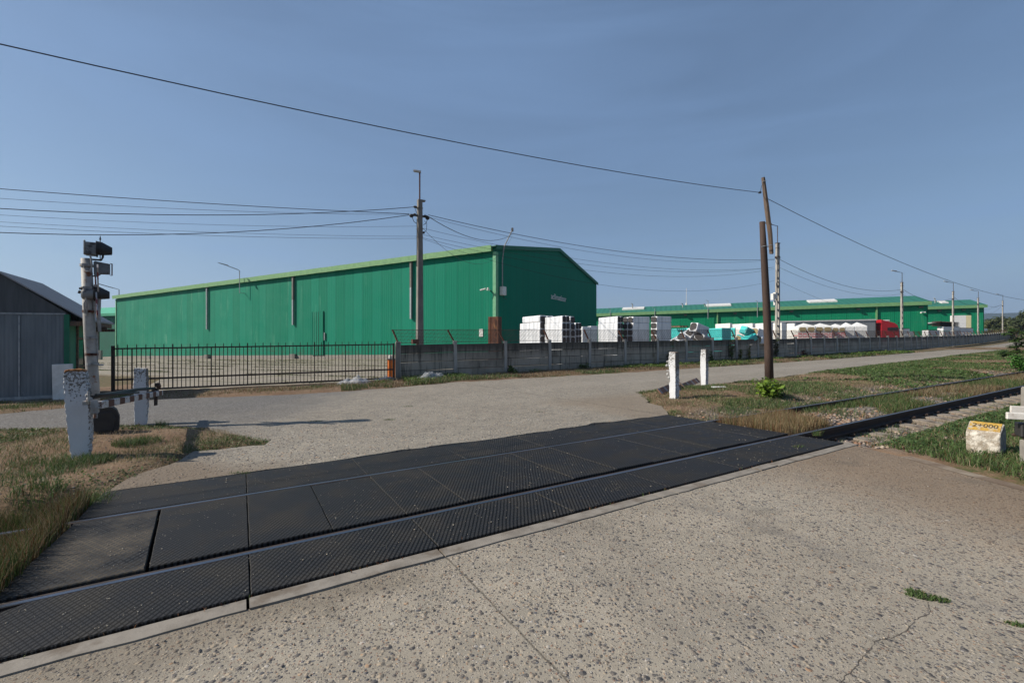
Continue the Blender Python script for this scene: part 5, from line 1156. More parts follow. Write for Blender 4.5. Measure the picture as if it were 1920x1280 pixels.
# bales laid crosswise on top of the first stack
pA_ = ray_n(1012, nB+dB+.1); L0 = solve(pA_, NV, 979)
for k in range(2):
    bx = Vector(pA_)+Vector(D)*(.3+.6*k)+Vector(NV)*(L0/2); loose_bale((bx.x, bx.y, zat(0, 597.5, pA_[1])), (L0, .58, .46), (0, 0, TRK-R(90)+R(180)), 'white wrapped bale lying on top of the leftmost stack, %s' % ('outer one' if k == 0 else 'inner one'), seed=20+k, end='f')
for q, (xc, xr, yt) in enumerate(((1092, 1107, 612), (1108, 1121, 611))):
    stack_px(xc, xc-1, xr, 30.5, yt, 1, 1, None, 'low plain white wrapped pack in shade, %s of the pair between the two insulation groups' % ('left' if q == 0 else 'right'), seed=6+q, maxd=1.5, wrap='film_white')
stack_px(1157.5, 1121, 1168, 24.8, 592.5, 7, 2, 'f', 'tall white insulation stack with narrow dark ends, just right of the warehouse', seed=8)
stack_px(1187, 1168, 1218, 24.3, 593, 7, 2, 'l', 'tall insulation stack with grey ends facing left', seed=9, maxd=1.5)
stack_px(1232, 1220, 1259, 24.7, 592.5, 7, 1, 'l', 'rightmost tall insulation stack, with one column of grey ends turned left', seed=10, maxd=1.1)
stack_px(1300, 1258, 1322, 27.0, 614.5, 3, 1, None, 'long low stack of turquoise wrapped blocks left of the tumbled bales', 'film_teal', seed=11, maxd=4)
stack_px(1354, 1322, 1371, 24.8, 614.5, 3, 1, None, 'low stack of turquoise wrapped blocks with a shaded end right of the tumbled bales', 'film_teal', seed=12, maxd=3)
stack_px(1378, 1366, 1380, 26.6, 614, 3, 1, None, 'turquoise wrapped block half hidden behind the shaded turquoise stack', 'film_teal', seed=13, maxd=1.3)
wpal = thing('wooden_pallet', gz(ray_n(1283, 28.0)), TRK, 'bare wooden pallet lying on the turquoise blocks', 'pallet'); pz = zat(0, 613, ray_n(1283, 28)[1])-G(*ray_n(1283, 28))
mb = MB()
for i in range(5): mb.box((0, .1+i*.22, pz+.12), (1.2, .12, .025))
for i in (-.5, 0, .5): mb.box((i, .5, pz+.05), (.1, 1.0, .1))
mb.build('boards', M['pallet'], wpal)
def px_bale(px_, py_, Y, size, rot, lab, **k): loose_bale(P3(px_, py_, Y), size, rot, lab, **k)
YB = 30.2
px_bale(1311, 617, YB, (1.25, .58, .62), (R(4), R(14), R(32)), 'white bale tilted on top of the tumbled heap with its dark end to the left', seed=31)
px_bale(1301, 630, YB+.4, (1.2, .6, .55), (R(24), R(20), R(38)), 'white bale in the middle of the tumbled heap', seed=32)
px_bale(1318, 634, YB, (1.2, .62, .55), (R(38), R(10), R(44)), 'white bale leaning at the right of the tumbled heap', seed=33)
px_bale(1286, 637, YB-.2, (1.1, .6, .5), (R(35), R(22), R(30)), 'white bale low at the left of the tumbled heap', seed=34)
px_bale(1274, 644, YB-.4, (1.1, .6, .5), (R(15), R(5), R(36)), 'lowest white bale of the tumbled heap, half hidden by the wall', seed=35)
px_bale(1280, 628, YB+1.4, (2.2, .5, .18), (0, R(-27), R(20)), 'thin grey wrapped strip leaning across the turquoise blocks', seed=36, wrap='film_white', endm='film_white')
px_bale(1400, 621, YB+2.5, (.75, .6, .55), (R(10), R(20), R(20)), 'turquoise bale tilted on top of the loose turquoise heap', seed=37, wrap='film_teal', endm='film_teal', group='loose turquoise bales')
px_bale(1405, 635, YB+2.2, (.95, .6, .5), (R(10), R(-28), R(15)), 'turquoise bale lying low at the right of the loose turquoise heap', seed=38, wrap='film_teal', endm='film_teal', group='loose turquoise bales')
px_bale(1391, 639, YB+2.8, (.8, .6, .7), (R(20), R(12), R(20)), 'shaded turquoise bale at the bottom of the loose turquoise heap', seed=39, wrap='film_teal', endm='insul_beige', group='loose turquoise bales')
px_bale(1423, 624, YB+2.6, (1.1, .62, .55), (R(6), R(10), R(30)), 'white bale with a beige end lying beside the loose turquoise heap', seed=40, endm='insul_beige')
px_bale(1430, 638, YB+2.6, (1.1, .62, .5), (R(3), R(4), R(28)), 'white bale with a beige end below another, beside the wooden pole', seed=41, endm='insul_beige')
for q, (xc, xl, xr, yt, lab) in enumerate(((1369, 1341, 1374, 606, 'leftmost'), (1411, 1370, 1417, 606, 'second from the left'), (1446, 1414, 1450, 605, 'third from the left'), (1466, 1447, 1474, 605, 'fourth from the left'), (1490, 1475, 1493, 606, 'rightmost'))):
    stack_px(xc, xl, xr, 30.2+q*.4, yt, 2, 1, None, 'bulky bright white wrapped pallet, %s of the row behind the turquoise bales' % lab, 'film_pale', seed=50+q, maxd=3.4, group='bright white wrapped pallets')
# packs with red brick print below and beige wool ends above
fa_ = R(-14)
def pack_front(px0, px1, Y, ytop, lab, kind, seed):
    X0, X1 = (px0-960)/FOC*Y, (px1-960)/FOC*Y; W_ = (X1-X0)*1.04; g = G(X0, Y); H_ = zat(0, ytop, Y)-g
    o = thing('wrapped_pallet', (X0, Y, g), fa_, lab, 'pallet stack', 'wrapped pallets in front of the lorry'); s = shear(fa_)
    hb = zat(0, 623.5, Y)-g if kind == 'brick' else 0
    mb = MB(); mb.box((W_/2, .7, (H_+hb)/2), (W_, 1.4, H_-hb)); b = mb.jitter(.02, seed).build('wrapped_pack', M['film_pale'], o, bevel=.10, seg=2, shear=s)
    if kind == 'brick':
        MB().box((W_/2, .7, hb/2), (W_-.04, 1.36, hb)).build('brick_print_wrap', M['brickprint'], o, bevel=.03, shear=s)
        for k in range(2):
            f_ = MB(); rounded_face(f_, W_*.40, (H_-hb)*.66, 0, (0, 0), .42); q = f_.build('insulation_end', M['insul_beige'], o); q.location = (W_*(.27+.46*k), -.02, hb+(H_-hb)*.5)
    cp = MB(); cp.add([(W_*a, 1.4*b_, H_-.02) for a, b_ in ((.04, .04), (.96, .04), (.96, .96), (.04, .96))]+[(W_*.45, .7, H_+(.42 if kind != 'brick' else .32))], [(0,1,4),(1,2,4),(2,3,4),(3,0,4)]); cp.build('film_peak', M['film_pale'], o, shear=s)
pack_front(1496, 1525, 46, 611.5, 'wrapped pallet with two beige ends over red brick print, left of three', 'brick', 1); pack_front(1527, 1556, 46.6, 611.5, 'wrapped pallet with two beige ends over red brick print, middle of three', 'brick', 2)
pack_front(1559, 1582, 47.2, 612.5, 'wrapped pallet with two beige ends over red brick print, right of three', 'brick', 3); pack_front(1582, 1600, 48, 611.5, 'plain white wrapped pallet with a peaked film top, left one before the lorry trailer', 'plain', 4); pack_front(1601, 1623, 49, 611, 'plain white wrapped pallet with a peaked film top, right one before the lorry trailer', 'plain', 5)
def block_px(xc, xl, xr, n0, ytop, lab, seed, pal=True, wrap='printwrap', maxd=4):
    p = ray_n(xc, n0); dL = min(max(solve(p, NV, xl), .8), maxd); dR = solve(p, D, xr); H_ = zat(0, ytop, p[1])-G(*p)
    o = thing('block_pallet', gz(p), TRK, lab, 'pallet stack', 'printed white block pallets'); s = shear(TRK); mb = MB(); k = max(2, round(H_/.85))
    for i in range(k):
        for j in range(2): mb.box((dR/2, dL*(j+.5)/2, H_*(i+.5)/k), (dR-.02, dL/2-.03, H_/k-.06))
    mb.build('printed_wrap', M[wrap], o, bevel=.02, shear=s)
    if pal: MB().box((dR/2, dL/2, H_+.03), (dR, dL, .07)).build('top_slats', M['wood_dark'], o, shear=s)
    return o
block_px(1683, 1652, 1706, 29.5, 616, 'white printed block pallets stacked two high in front of the red lorry cab', 1); block_px(1706, 1702, 1714, 31.0, 621, 'grey white sheeted pallet right of the printed blocks by the second ladder pole', 2, False, 'film_white')
block_px(1741, 1733, 1762, 27.5, 619, 'low row of printed white block pallets left of the pallet heap', 5, True); block_px(1769, 1757, 1800, 28.5, 612, 'printed white block pallets carrying a heap of dark empty pallets', 6, False); block_px(1801, 1795, 1825, 28.6, 615, 'printed white block pallets at the right end of the row', 7, True)
# dark empty pallets piled on the blocks
pp = ray_n(1762, 28.8); zz0 = zat(0, 611.5, pp[1])-G(*pp); dw = solve(pp, D, 1800); hp_ = thing('empty_pallet_pile', gz(pp), TRK, 'pile of dark empty pallets lying on the printed block pallets', 'pallet pile'); mb = MB()
for k in range(4):
    for j in range(3):
        mb.box((dw*(j+.5)/3, .6, zz0+.08+.22*k), (dw/3-.15, 1.2, .04)).box((dw*(j+.25)/3, .6, zz0+.16+.22*k), (.12, 1.2, .1)).box((dw*(j+.75)/3, .6, zz0+.16+.22*k), (.12, 1.2, .1))
mb.build('boards', M['wood_dark'], hp_)
def panel_stack(px0, px1, Y, ytop, lab):
    X0, X1 = (px0-960)/FOC*Y, (px1-960)/FOC*Y; g = G(X0, Y); H_ = zat(0, ytop, Y)-g; a = math.atan2(-.3256, .9455); o = thing('panel_stack', (X0, Y, g), a, lab, 'panel stack'); W_ = (X1-X0)*1.12
    MB().box((W_*.36, .5, H_/2), (W_*.72, 1.0, H_)).build('printed_panels', M['printwrap'], o, bevel=.02); MB().box((W_*.86, .5, H_/2), (W_*.28, .98, H_-.02)).build('cream_panels', mottled('cream_panel', (.62, .55, .33), (.55, .50, .32), 3, .6, 0, 5), o, bevel=.02)
panel_stack(1787, 1811, 90.0, 591.5, 'tall stack of white and cream panels leaning before the second green hall')
# ================================================================== LORRY
YT = 64.0; la_ = R(-5); Xc = (1642-960)/FOC*YT; tr = thing('lorry', (Xc, YT, G(Xc, YT)), la_, 'parked lorry with a red cab and a long grey curtain sided trailer', 'lorry'); s = shear(la_)
MB().box((-6.8, 1.25, 2.45), (13.6, 2.5, 2.7)).build('trailer_curtain', M['trailer'], tr, bevel=.04, shear=s)
MB().box((-6.8, -.01, 3.93), (13.7, .12, .20)).box((-6.8, 2.5, 3.93), (13.7, .12, .2)).box((-6.8, 1.25, 4.0), (13.7, 2.4, .06)).build('top_rail', M['white_paint'], tr, shear=s)
MB().box((.02, 1.25, 2.5), (.08, 2.52, 3.0)).box((-6.8, 1.25, .98), (13.6, 2.3, .2)).build('trailer_frame', M['rust_dark'], tr, shear=s)
cabp = [(.75, .5), (3.15, .5), (3.22, 1.6), (3.10, 2.6), (2.95, 3.15), (2.55, 3.45), (1.55, 3.72), (.85, 3.95), (.75, 3.95)]
cb_ = MB().prism(cabp, .05, 2.45).build('cab', M['red'], tr, bevel=.06, seg=2, shear=s)
MB().box((2.25, .02, 2.62), (1.35, .05, .40)).build('side_window', M['glass'], cb_, shear=s); MB().box((3.12, 1.25, 2.2), (.06, 2.2, .9), Matrix.Rotation(R(-6), 3, 'Y')).build('windscreen', M['glass'], cb_, shear=s)
MB().box((1.9, 1.2, 3.80), (.85, 1.2, .22)).build('roof_unit', M['white_paint'], cb_, bevel=.06, shear=s); MB().box((3.3, -.15, 2.35), (.12, .3, .75)).box((2.98, .0, 3.4), (.14, .1, .14)).build('mirror', M['black'], cb_, shear=s)
for x_ in (2.3, .2, -8.6, -9.9, -11.2):
    for y_ in (.25, 2.25):
        w_ = MB().tube([(x_, y_-.15, .5), (x_, y_+.15, .5)], .5, 18).build('wheel', M['black'], tr, shear=s); MB().tube([(x_, y_-.17, .5), (x_, y_-.15, .5)], .25, 12).build('rim', M['galv'], w_, shear=s)

# ================================================================== MILESTONE, PLANKS, RIGHT EDGE SUPPORT
mpos = Vector(at(1848, 852)); mang = R(-56)
mst = thing('milestone', gz(mpos, -.04), mang, 'squat limewashed concrete milestone with a yellow sloping top lettered in black', 'milestone')
g_ = G(*mpos); MW = .30
side = [(-.14, 0), (.13, 0), (.155, .25), (.14, .36), (.05, .43), (-.10, .335), (-.13, .29)]     # (y,z) profile, front is -y, sloping top from (-.10,.335) to (.05,.43)
mb = MB(); k = 9
rr = random.Random(5)
for i in range(k+1):
    x_ = -MW/2+MW*i/k
    for (y_, z_) in side: e_ = .012 if i in (0, k) else .004; mb.v.append((x_+rr.uniform(-e_, e_), y_*(0.97 if i in (0, k) else 1)+rr.uniform(-.004, .004), z_+rr.uniform(-.004, .004)))
n = len(side)
for i in range(k):
    for j in range(n): j2 = (j+1) % n; mb.f.append((i*n+j, i*n+j2, (i+1)*n+j2, (i+1)*n+j))
mb.f += [tuple(range(n))[::-1], tuple(range(k*n, k*n+n))]; mb.m = [0]*len(mb.f)
mb.build('stone_body', M['milestone'], mst, bevel=.012, seg=2)
sl_a = math.atan2(.095, .15); pc_ = MB(); pc_.add([(a*.135, y_, z_) for a, y_, z_ in ((-1, -.088, .349), (1, -.088, .349), (1, .040, .430), (-1, .040, .430), (-1, -.088, .340), (1, -.088, .340), (1, .040, .421), (-1, .040, .421))], [(0,1,2,3),(4,5,6,7),(0,1,5,4),(1,2,6,5),(2,3,7,6),(3,0,4,7)])
ylw = pc_.build('yellow_panel', M['yellow'], mst)
def text_mesh(body, size, extr, mat, width=None, offset=0):
    fc = bpy.data.curves.new('lettering', 'FONT'); fc.body = body; fc.size = size; fc.extrude = extr; fc.offset = offset; fc.align_x = 'CENTER'; fc.align_y = 'CENTER'
    tmp = bpy.data.objects.new('tmp', fc); C.objects.link(tmp); dg = bpy.context.evaluated_depsgraph_get()
    me = bpy.data.meshes.new_from_object(tmp.evaluated_get(dg)); bpy.data.objects.remove(tmp)
    if width:
        xs = [v.co.x for v in me.vertices]; w0, w1 = min(xs), max(xs)
        for v in me.vertices: v.co.x = (v.co.x-(w0+w1)/2)*width/(w1-w0)
    me.materials.clear(); me.materials.append(mat); o = bpy.data.objects.new('lettering', me); C.objects.link(o); return o
tx = text_mesh('2+000', .095, .001, mottled('faded_black_lettering', (.05, .035, .022), (.09, .06, .03), 60, .8, 0, 10), .220, .0004); tx.parent = ylw; tx.rotation_euler = (sl_a, 0, 0); tx.location = (0, -.024, .3935)
# right edge: support of the second barrier
SY_ = 4.95; rp_ = ((1934-960)/FOC*SY_, SY_); g_ = G(*rp_); rsup = thing('barrier_support', gz(rp_), R(-25), 'old grey barrier support post with flaking white boards at the right edge beside the milestone', 'barrier support')
def rz_(py): return zat(0, py, SY_)-g_
MB().box((-.0, 0, .13), (.13, .16, .34)).jitter(.006, 2).build('lower_post', M['conc'], rsup, bevel=.01)
MB().box((.0, .0, rz_(806)), (.22, .14, .15)).box((0, 0, rz_(818)), (.14, .12, .06)).build('black_bracket', M['black'], rsup, bevel=.01)
MB().box((.02, .0, .33), (.11, .13, .62)).build('post_core', M['conc_pole'], rsup)
MB().box((.02, .04, rz_(748)), (.12, .14, .26)).jitter(.006, 5).build('upper_post', M['conc'], rsup, bevel=.012)
fl = mottled('flaking_white_board', (.62, .60, .56), (.50, .47, .43), 9, .8, .3, 60, .004, (.20, .12, .08), 11, (.60, .68), stretch=(1, 4, 1))
MB().box((.27, -.10, rz_(779)), (1.02, .03, .075)).box((.33, .0, rz_(769)), (1.0, .03, .075)).jitter(.003, 3).build('white_boards', fl, rsup, bevel=.006)
MB().tube([(-.02, .05, rz_(812)), (-.07, .18, rz_(822))], .02, 6).build('rusty_stay', M['rust_dark'], rsup)
# broken striped planks by the notched post
for (a, b, lab, sc) in (((1236, 741), (1262, 732), 'broken brown striped plank lying left of the notched white post', .17), ((1271, 735), (1309, 722), 'broken brown striped plank lying right of the notched white post', .17)):
    A = Vector(at(*a)); B = Vector(at(*b)); d = B-A; L_ = d.length; zA_ = G(*A)+.10
    o = thing('striped_plank', (A.x, A.y, max(zA_, hz1(A)+.06)), math.atan2(d.y, d.x), lab, 'plank', 'fallen striped planks'); o.rotation_euler = (R(48), R(-2), math.atan2(d.y, d.x))
    MB().box((L_/2, 0, 0), (L_, .17, .03)).jitter(.004, 1).build('board', M['stripes2'], o, bevel=.004)
A = Vector(at(1276, 733)); o = thing('wood_lath', (A.x, A.y, hz1(A)+.14), R(35), 'short bare lath lying across the broken striped plank', 'lath'); o.rotation_euler = (0, R(38), R(-40)); MB().box((0, 0, 0), (.36, .05, .025)).build('board', M['pallet'], o)
for (px_, py_, sx_, lab) in ((1348, 733, .26, 'flat scrap of white board on the grass between the right post and the bush'), (1312, 726, .12, 'small white scrap at the foot of the right white post'), (1283, 694, .35, 'white scrap lying at the verge beyond the notched post')):
    p = at(px_, py_); o = thing('white_scrap', (p[0], p[1], hz1(p)+.03), R(random.uniform(-20, 20)), lab, 'scrap', 'white scraps on the ground'); MB().box((0, 0, 0), (sx_*1.3, sx_*.55, .02)).jitter(.02, 3).build('scrap_board', M['white_paint'], o)

# ================================================================== FOLIAGE
def leaves(name, pts, nrm, size, cols, parent=None, mat='leaf', aspect=1.7):
    N_ = len(pts); nrm = nrm/np.linalg.norm(nrm, axis=1, keepdims=True); ref = rng.normal(size=(N_, 3)); a = np.cross(nrm, ref); a /= np.linalg.norm(a, axis=1, keepdims=True); b = np.cross(nrm, a)
    s = size[:, None]; a = a*s*aspect*.5; b = b*s*.5
    co = np.stack([pts-a, pts+b*.9-a*.1+nrm*s*.08, pts+a, pts-b*.9-a*.1+nrm*s*.08], 1).reshape(-1, 3)
    q = np.arange(N_*4).reshape(N_, 4); return npmesh(name, co, faces4=q, mats=M[mat], col=np.repeat(cols, 4, 0), parent=parent)
def colmix(c1, c2, N_, v=.15):
    t = rng.random((N_, 1)); c = np.array(c1)*(1-t)+np.array(c2)*t; return c*(1+rng.normal(0, v, (N_, 1)))
def shrub(name, p, w_, h_, nleaf, size, c1, c2, lab, cat, seed, stems=7, group=None, zoff=0, blobs=10):
    r = random.Random(seed); z0 = G(*p) if (p[1] > 56 or p[0] > 60) else hz1(p); o = thing(name, (p[0], p[1], z0+zoff), r.uniform(0, 6), lab, cat, group)
    mb = MB(); tips = []
    for i in range(stems):
        a = r.uniform(0, 6.28); q = r.uniform(.2, .95); ex_, ey_ = math.cos(a)*w_/2*q, math.sin(a)*w_/2*q; ez = h_*r.uniform(.5, .98)*(1-.35*q*q)
        mb.tube([(0, 0, -.02), (ex_*.35, ey_*.35, ez*.5), (ex_, ey_, ez)], [h_*.018+.004, h_*.012+.003, .003], 5); tips.append((ex_, ey_, ez))
    mb.build('stem', M['wood_grey'], o)
    c = []
    for (x_, y_, z_) in tips:
        for q in (.35, .55, .8, 1.0): c.append((x_*q**1.2, y_*q**1.2, z_*q, (w_*.16+h_*.05)*(1.1-.3*q)))
    for i in range(blobs): a = r.uniform(0, 6.28); q = math.sqrt(r.random())*.8; c.append((math.cos(a)*w_/2*q, math.sin(a)*w_/2*q, h_*r.uniform(.15, .75)*(1-.4*q), w_*.17))
    c = np.array(c); pick = rng.integers(0, len(c), nleaf); ctr = c[pick]; d = rng.normal(size=(nleaf, 3)); d /= np.linalg.norm(d, axis=1, keepdims=True)
    pts = ctr[:, :3] + d*ctr[:, 3:4]*rng.random((nleaf, 1))**.4*np.array([1, 1, .8]); pts[:, 2] = np.maximum(pts[:, 2], .02)
    leaves('foliage', pts, d*.6+np.array([0, 0, .9])+rng.normal(0, .35, (nleaf, 3)), size*rng.uniform(.6, 1.25, nleaf), colmix(c1, c2, nleaf), parent=o); return o
bp_ = Vector(at(1440, 747)); shrub('leafy_bush', bp_, .72, .52, 620, .075, (.10, .17, .015), (.17, .26, .03), 'bright yellow green leafy bush at the foot of the wooden pole', 'bush', 3, stems=20, blobs=7)
shrub('dark_weed', Vector(at(1466, 745)), .16, .16, 60, .04, (.04, .02, .01), (.05, .03, .02), 'small dry brown weed right beside the bright green bush', 'weed', 4, 4)
# sapling and bushes at the right edge
def sapling(p, H_, lab, seed, clumps, r_=.02):
    r = random.Random(seed); o = thing('sapling', (p[0], p[1], hz1(p)), 0, lab, 'young tree'); mb = MB(); mb.tube([(0, 0, -.05), (.03, 0, H_*.4), (-.02, .02, H_*.75), (.05, 0, H_)], [r_, r_*.8, r_*.5, .004], 6)
    for (x_, z_, rad) in clumps: mb.tube([(0, 0, z_*.75), (x_*.6, 0, z_*.95), (x_, 0, z_)], [r_*.5, r_*.3, .003], 4)
    mb.build('trunk', M['wood_grey'], o); N_ = 90*len(clumps); c = np.array([(x_, r.uniform(-.1, .1), z_, rad) for x_, z_, rad in clumps]); pk_ = rng.integers(0, len(c), N_); d = rng.normal(size=(N_, 3)); d /= np.linalg.norm(d, axis=1, keepdims=True)
    pts = c[pk_, :3]+d*c[pk_, 3:4]*rng.random((N_, 1))**.5*np.array([1.2, 1, .45]); leaves('crown', pts, d*.5+np.array([0, 0, 1.0]), .085*rng.uniform(.6, 1.2, N_), colmix((.035, .07, .018), (.07, .12, .03), N_), parent=o)
q = Vector(at(1882, 683)); sapling(q, .62, 'spindly little sapling with a bare stem left of the taller one at the right edge', 1, [(-.22, .55, .16), (.05, .62, .18), (.25, .50, .14), (-.05, .42, .1)], .014)
q = Vector(at(1906, 690)); sapling(q, 1.75, 'taller young tree with layered leaf clumps at the right edge beside the road', 2, [(-.35, 1.55, .2), (-.05, 1.72, .22), (.25, 1.6, .22), (-.2, 1.25, .2), (.1, 1.35, .25), (-.15, .98, .2), (.2, 1.05, .25), (-.35, .72, .15), (.1, .8, .25), (.4, 1.2, .3)], .03)
shrub('leafy_bush', Vector(at(1922, 692)), 1.3, .72, 1100, .09, (.035, .10, .015), (.07, .17, .03), 'dense deep green bush under the taller young tree at the right edge', 'bush', 9, stems=14, blobs=16)
# dark trees beyond the end of the wall
def tree(px_, Y, W_, H_, lab, seed, nl=2600, c1=(.030, .045, .014), c2=(.085, .095, .032)):
    r = random.Random(seed); X = (px_-960)/FOC*Y; o = thing('broadleaf_tree', (X, Y, G(X, Y)), 0, lab, 'tree', 'dark trees at the end of the road'); mb = MB(); mb.tube([(0, 0, -.2), (.1, 0, H_*.3), (0, .1, H_*.6)], [.22, .16, .08], 8); c = []
    for i in range(16):
        a = r.uniform(0, 6.28); q = math.sqrt(r.random()); zz = H_*r.uniform(.15, .86); w2 = W_/2*math.sin(min(1, (zz/H_)*1.1+.25)*math.pi)**.5 if zz/H_ < .68 else W_/2*.7
        x_, y_ = math.cos(a)*w2*q, math.sin(a)*w2*q; c.append((x_, y_, zz, r.uniform(.14, .24)*W_*.8)); mb.tube([(0, 0, zz*.45), (x_*.6, y_*.6, zz*.8), (x_, y_, zz)], [.07, .04, .02], 4)
    mb.build('trunk', M['wood_dark'], o); c = np.array(c); pk_ = rng.integers(0, len(c), nl); d = rng.normal(size=(nl, 3)); d /= np.linalg.norm(d, axis=1, keepdims=True)
    pts = c[pk_, :3]+d*c[pk_, 3:4]*rng.random((nl, 1))**.33*np.array([1, 1, .75]); pts[:, 2] = np.clip(pts[:, 2], .1, H_*1.02)
    tint = rng.random((len(c), 1))[pk_]; cc = (np.array(c1)*(1-tint)+np.array(c2)*tint)*(1+rng.normal(0, .2, (nl, 1))); leaves('crown', pts, d+np.array([0, 0, .5]), .42*rng.uniform(.5, 1.2, nl), cc, parent=o)
for i, (px_, Y, W_, H_, side_) in enumerate(((1858, 128, 7, 5.2, 'leftmost'), (1884, 122, 9, 6.6, 'second from the left'), (1906, 118, 8, 6.2, 'third from the left'), (1930, 108, 9, 6.8, 'fourth from the left'), (1965, 100, 10, 7, 'fifth from the left'))):
    tree(px_, Y, W_, H_, 'dark bushy tree beyond the end of the concrete wall, %s' % side_, 70+i)
for i in range(4): tree(2010+60*i, 95-6*i, 9, 6.5, 'dark bushy tree beyond the end of the concrete wall, %s from the left' % ORD[5+i], 90+i, 1500)

# ---- grass, straw and weeds: one mesh of blades per kind of cover
def sample(poly, dens):
    xs = [p[0] for p in poly]; ys = [p[1] for p in poly]; A = (max(xs)-min(xs))*(max(ys)-min(ys)); n = int(A*dens)
    x_ = rng.uniform(min(xs), max(xs), n); y_ = rng.uniform(min(ys), max(ys), n); k = inpoly(x_, y_, poly); return x_[k], y_[k]
def off_paving(x_, y_, m=.0):
    a = polydist(x_, y_, road_poly) < -m + .10*(vnoise(x_, y_, 5, 4)-.3); b = ~inpoly(x_, y_, near_poly); return a & b
BL = {'co': [], 'col': [], 'n': 0}
def blades(x_, y_, h_, w_, lean, col, zadd=0):
    n = len(x_);
    if n == 0: return
    z_ = hz(x_, y_)+zadd; a = rng.uniform(0, 2*np.pi, n); dx_, dy_ = np.cos(a)*w_/2, np.sin(a)*w_/2; b = rng.uniform(0, 2*np.pi, n); l = lean*h_*rng.uniform(.2, 1.2, n); lx_, ly_ = np.cos(b)*l, np.sin(b)*l
    up = np.sqrt(np.maximum(h_**2-(l*.8)**2, (h_*.25)**2))
    co = np.stack([np.stack([x_-dx_, y_-dy_, z_-.01], 1), np.stack([x_+dx_, y_+dy_, z_-.01], 1), np.stack([x_+dx_*.8+lx_*.35, y_+dy_*.8+ly_*.35, z_+up*.6], 1), np.stack([x_-dx_*.8+lx_*.35, y_-dy_*.8+ly_*.35, z_+up*.6], 1), np.stack([x_+lx_, y_+ly_, z_+up], 1)], 1)
    BL['co'].append(co.reshape(-1, 3)); BL['col'].append(np.repeat(col, 5, 0)); BL['n'] += n
def flush(name, lab):
    co = np.concatenate(BL['co']); col = np.concatenate(BL['col']); n = BL['n']; b = np.arange(n)[:, None]*5
    f4 = (b+np.array([[0, 1, 2, 3]])); f3 = (b+np.array([[3, 2, 4]])); o = npmesh(name, co, faces3=f3, faces4=f4, mats=M['blade'], col=np.clip(col, 0, 1)); tag(o, lab, 'grass', kind='stuff'); BL['co'] = []; BL['col'] = []; BL['n'] = 0; return o
def gcol(n, g, x_=None, y_=None):
    """g 0 = straw, 1 = green, per blade"""
    straw = colmix((.185, .140, .080), (.27, .220, .140), n, .15); red = colmix((.13, .055, .025), (.17, .09, .045), n, .15); gr_ = colmix((.045, .085, .022), (.095, .145, .045), n, .18)
    k = (rng.random(n) < g)[:, None]; k2 = (rng.random(n) < .25)[:, None]; return np.where(k, gr_, np.where(k2, red, straw))
# 1 left island, short
ip = [xy(T0, MATF+.02), at(197, 919), at(255, 893), at(325, 864), at(360, 848), at(500, 832), at(514, 824), at(450, 811), at(380, 803), at(300, 797), at(200, 801), at(100, 803), (-9.6, 8.5), (-15, 5.5), (-13, -1.5), xy(T0-4.5, MATN-.1), xy(T0, MATN)]
x_, y_ = sample(ip, 2300); k = ~inpoly(x_, y_, near_poly); x_, y_ = x_[k], y_[k]
g = sm(fbm(x_, y_, .75, 12, 4), .50, .64); dn_ = sm(fbm(x_, y_, 1.3, 40, 3), .36, .56); k = rng.random(len(x_)) < (.03+.13*dn_*dn_+.34*g); x_, y_, g = x_[k], y_[k], g[k]
far_ = np.hypot(x_, y_); k = rng.random(len(x_)) < np.clip(7.5/far_, .25, 1); x_, y_, g = x_[k], y_[k], g[k]
n = len(x_); blades(x_, y_, rng.uniform(.025, .075, n)*(.40+1.1*g), rng.uniform(.003, .0065, n), .95, gcol(n, .08+.50*g)); flush('grass', 'short dry and green grass on the verge around the crossing signal')
# tufts on the island
for (px_, py_, rad, cnt, hh) in ((245, 840, .22, 500, .13), (150, 872, .30, 700, .13), (185, 866, .18, 350, .12), (70, 930, .22, 380, .14), (75, 870, .3, 400, .10), (430, 826, .38, 600, .05), (490, 830, .22, 300, .05), (380, 838, .3, 380, .045), (170, 940, .22, 600, .18), (60, 762, .7, 500, .15), (20, 768, .5, 400, .13), (300, 770, .3, 150, .10), (305, 800, .12, 160, .17), (20, 900, .45, 500, .10), (110, 890, .3, 300, .10), (215, 742, .35, 200, .12), (275, 835, .2, 350, .10), (120, 835, .25, 200, .08), (50, 822, .4, 300, .08), (110, 795, .2, 150, .1)):
    c_ = at(px_, py_); n = cnt; a = rng.uniform(0, 6.28, n); q = np.sqrt(rng.random(n))*rad; x_ = c_[0]+np.cos(a)*q; y_ = c_[1]+np.sin(a)*q
    blades(x_, y_, rng.uniform(.4, 1.1, n)*hh, rng.uniform(.004, .008, n), .8, gcol(n, .88))
flush('grass', 'scattered green tufts on the verge around the two left posts')
# 2 tall dry grass in the track bed at the left end of the rubber
tp = [xy(T0-.02, MATN-.0), xy(T0-.02, MATF-.35), xy(T0-3.6, MATF+.1), xy(T0-3.8, MATN-.1)]
x_, y_ = sample(tp, 7500); tt_ = x_*D[0]+y_*D[1]; nn_ = x_*NV[0]+y_*NV[1]; k = (np.abs(nn_-3.74) > .10) & (np.abs(nn_-5.225) > .08) & ~((nn_ < 3.74) & (rng.random(len(x_)) < .75)); x_, y_, tt_, nn_ = x_[k], y_[k], tt_[k], nn_[k]
n = len(x_); tall = .6+.55*fbm(x_, y_, 2, 6, 3); hh = rng.uniform(.16, .36, n)*tall
g = .30+.35*sm(fbm(x_, y_, 1.5, 9, 3), .45, .6); c = gcol(n, g)*np.array([[.72, .68, .60]]); blades(x_, y_, hh, rng.uniform(.003, .006, n), .42, c)
flush('tall_grass', 'tall brown and green grass growing in the track at the left end of the rubber panels')
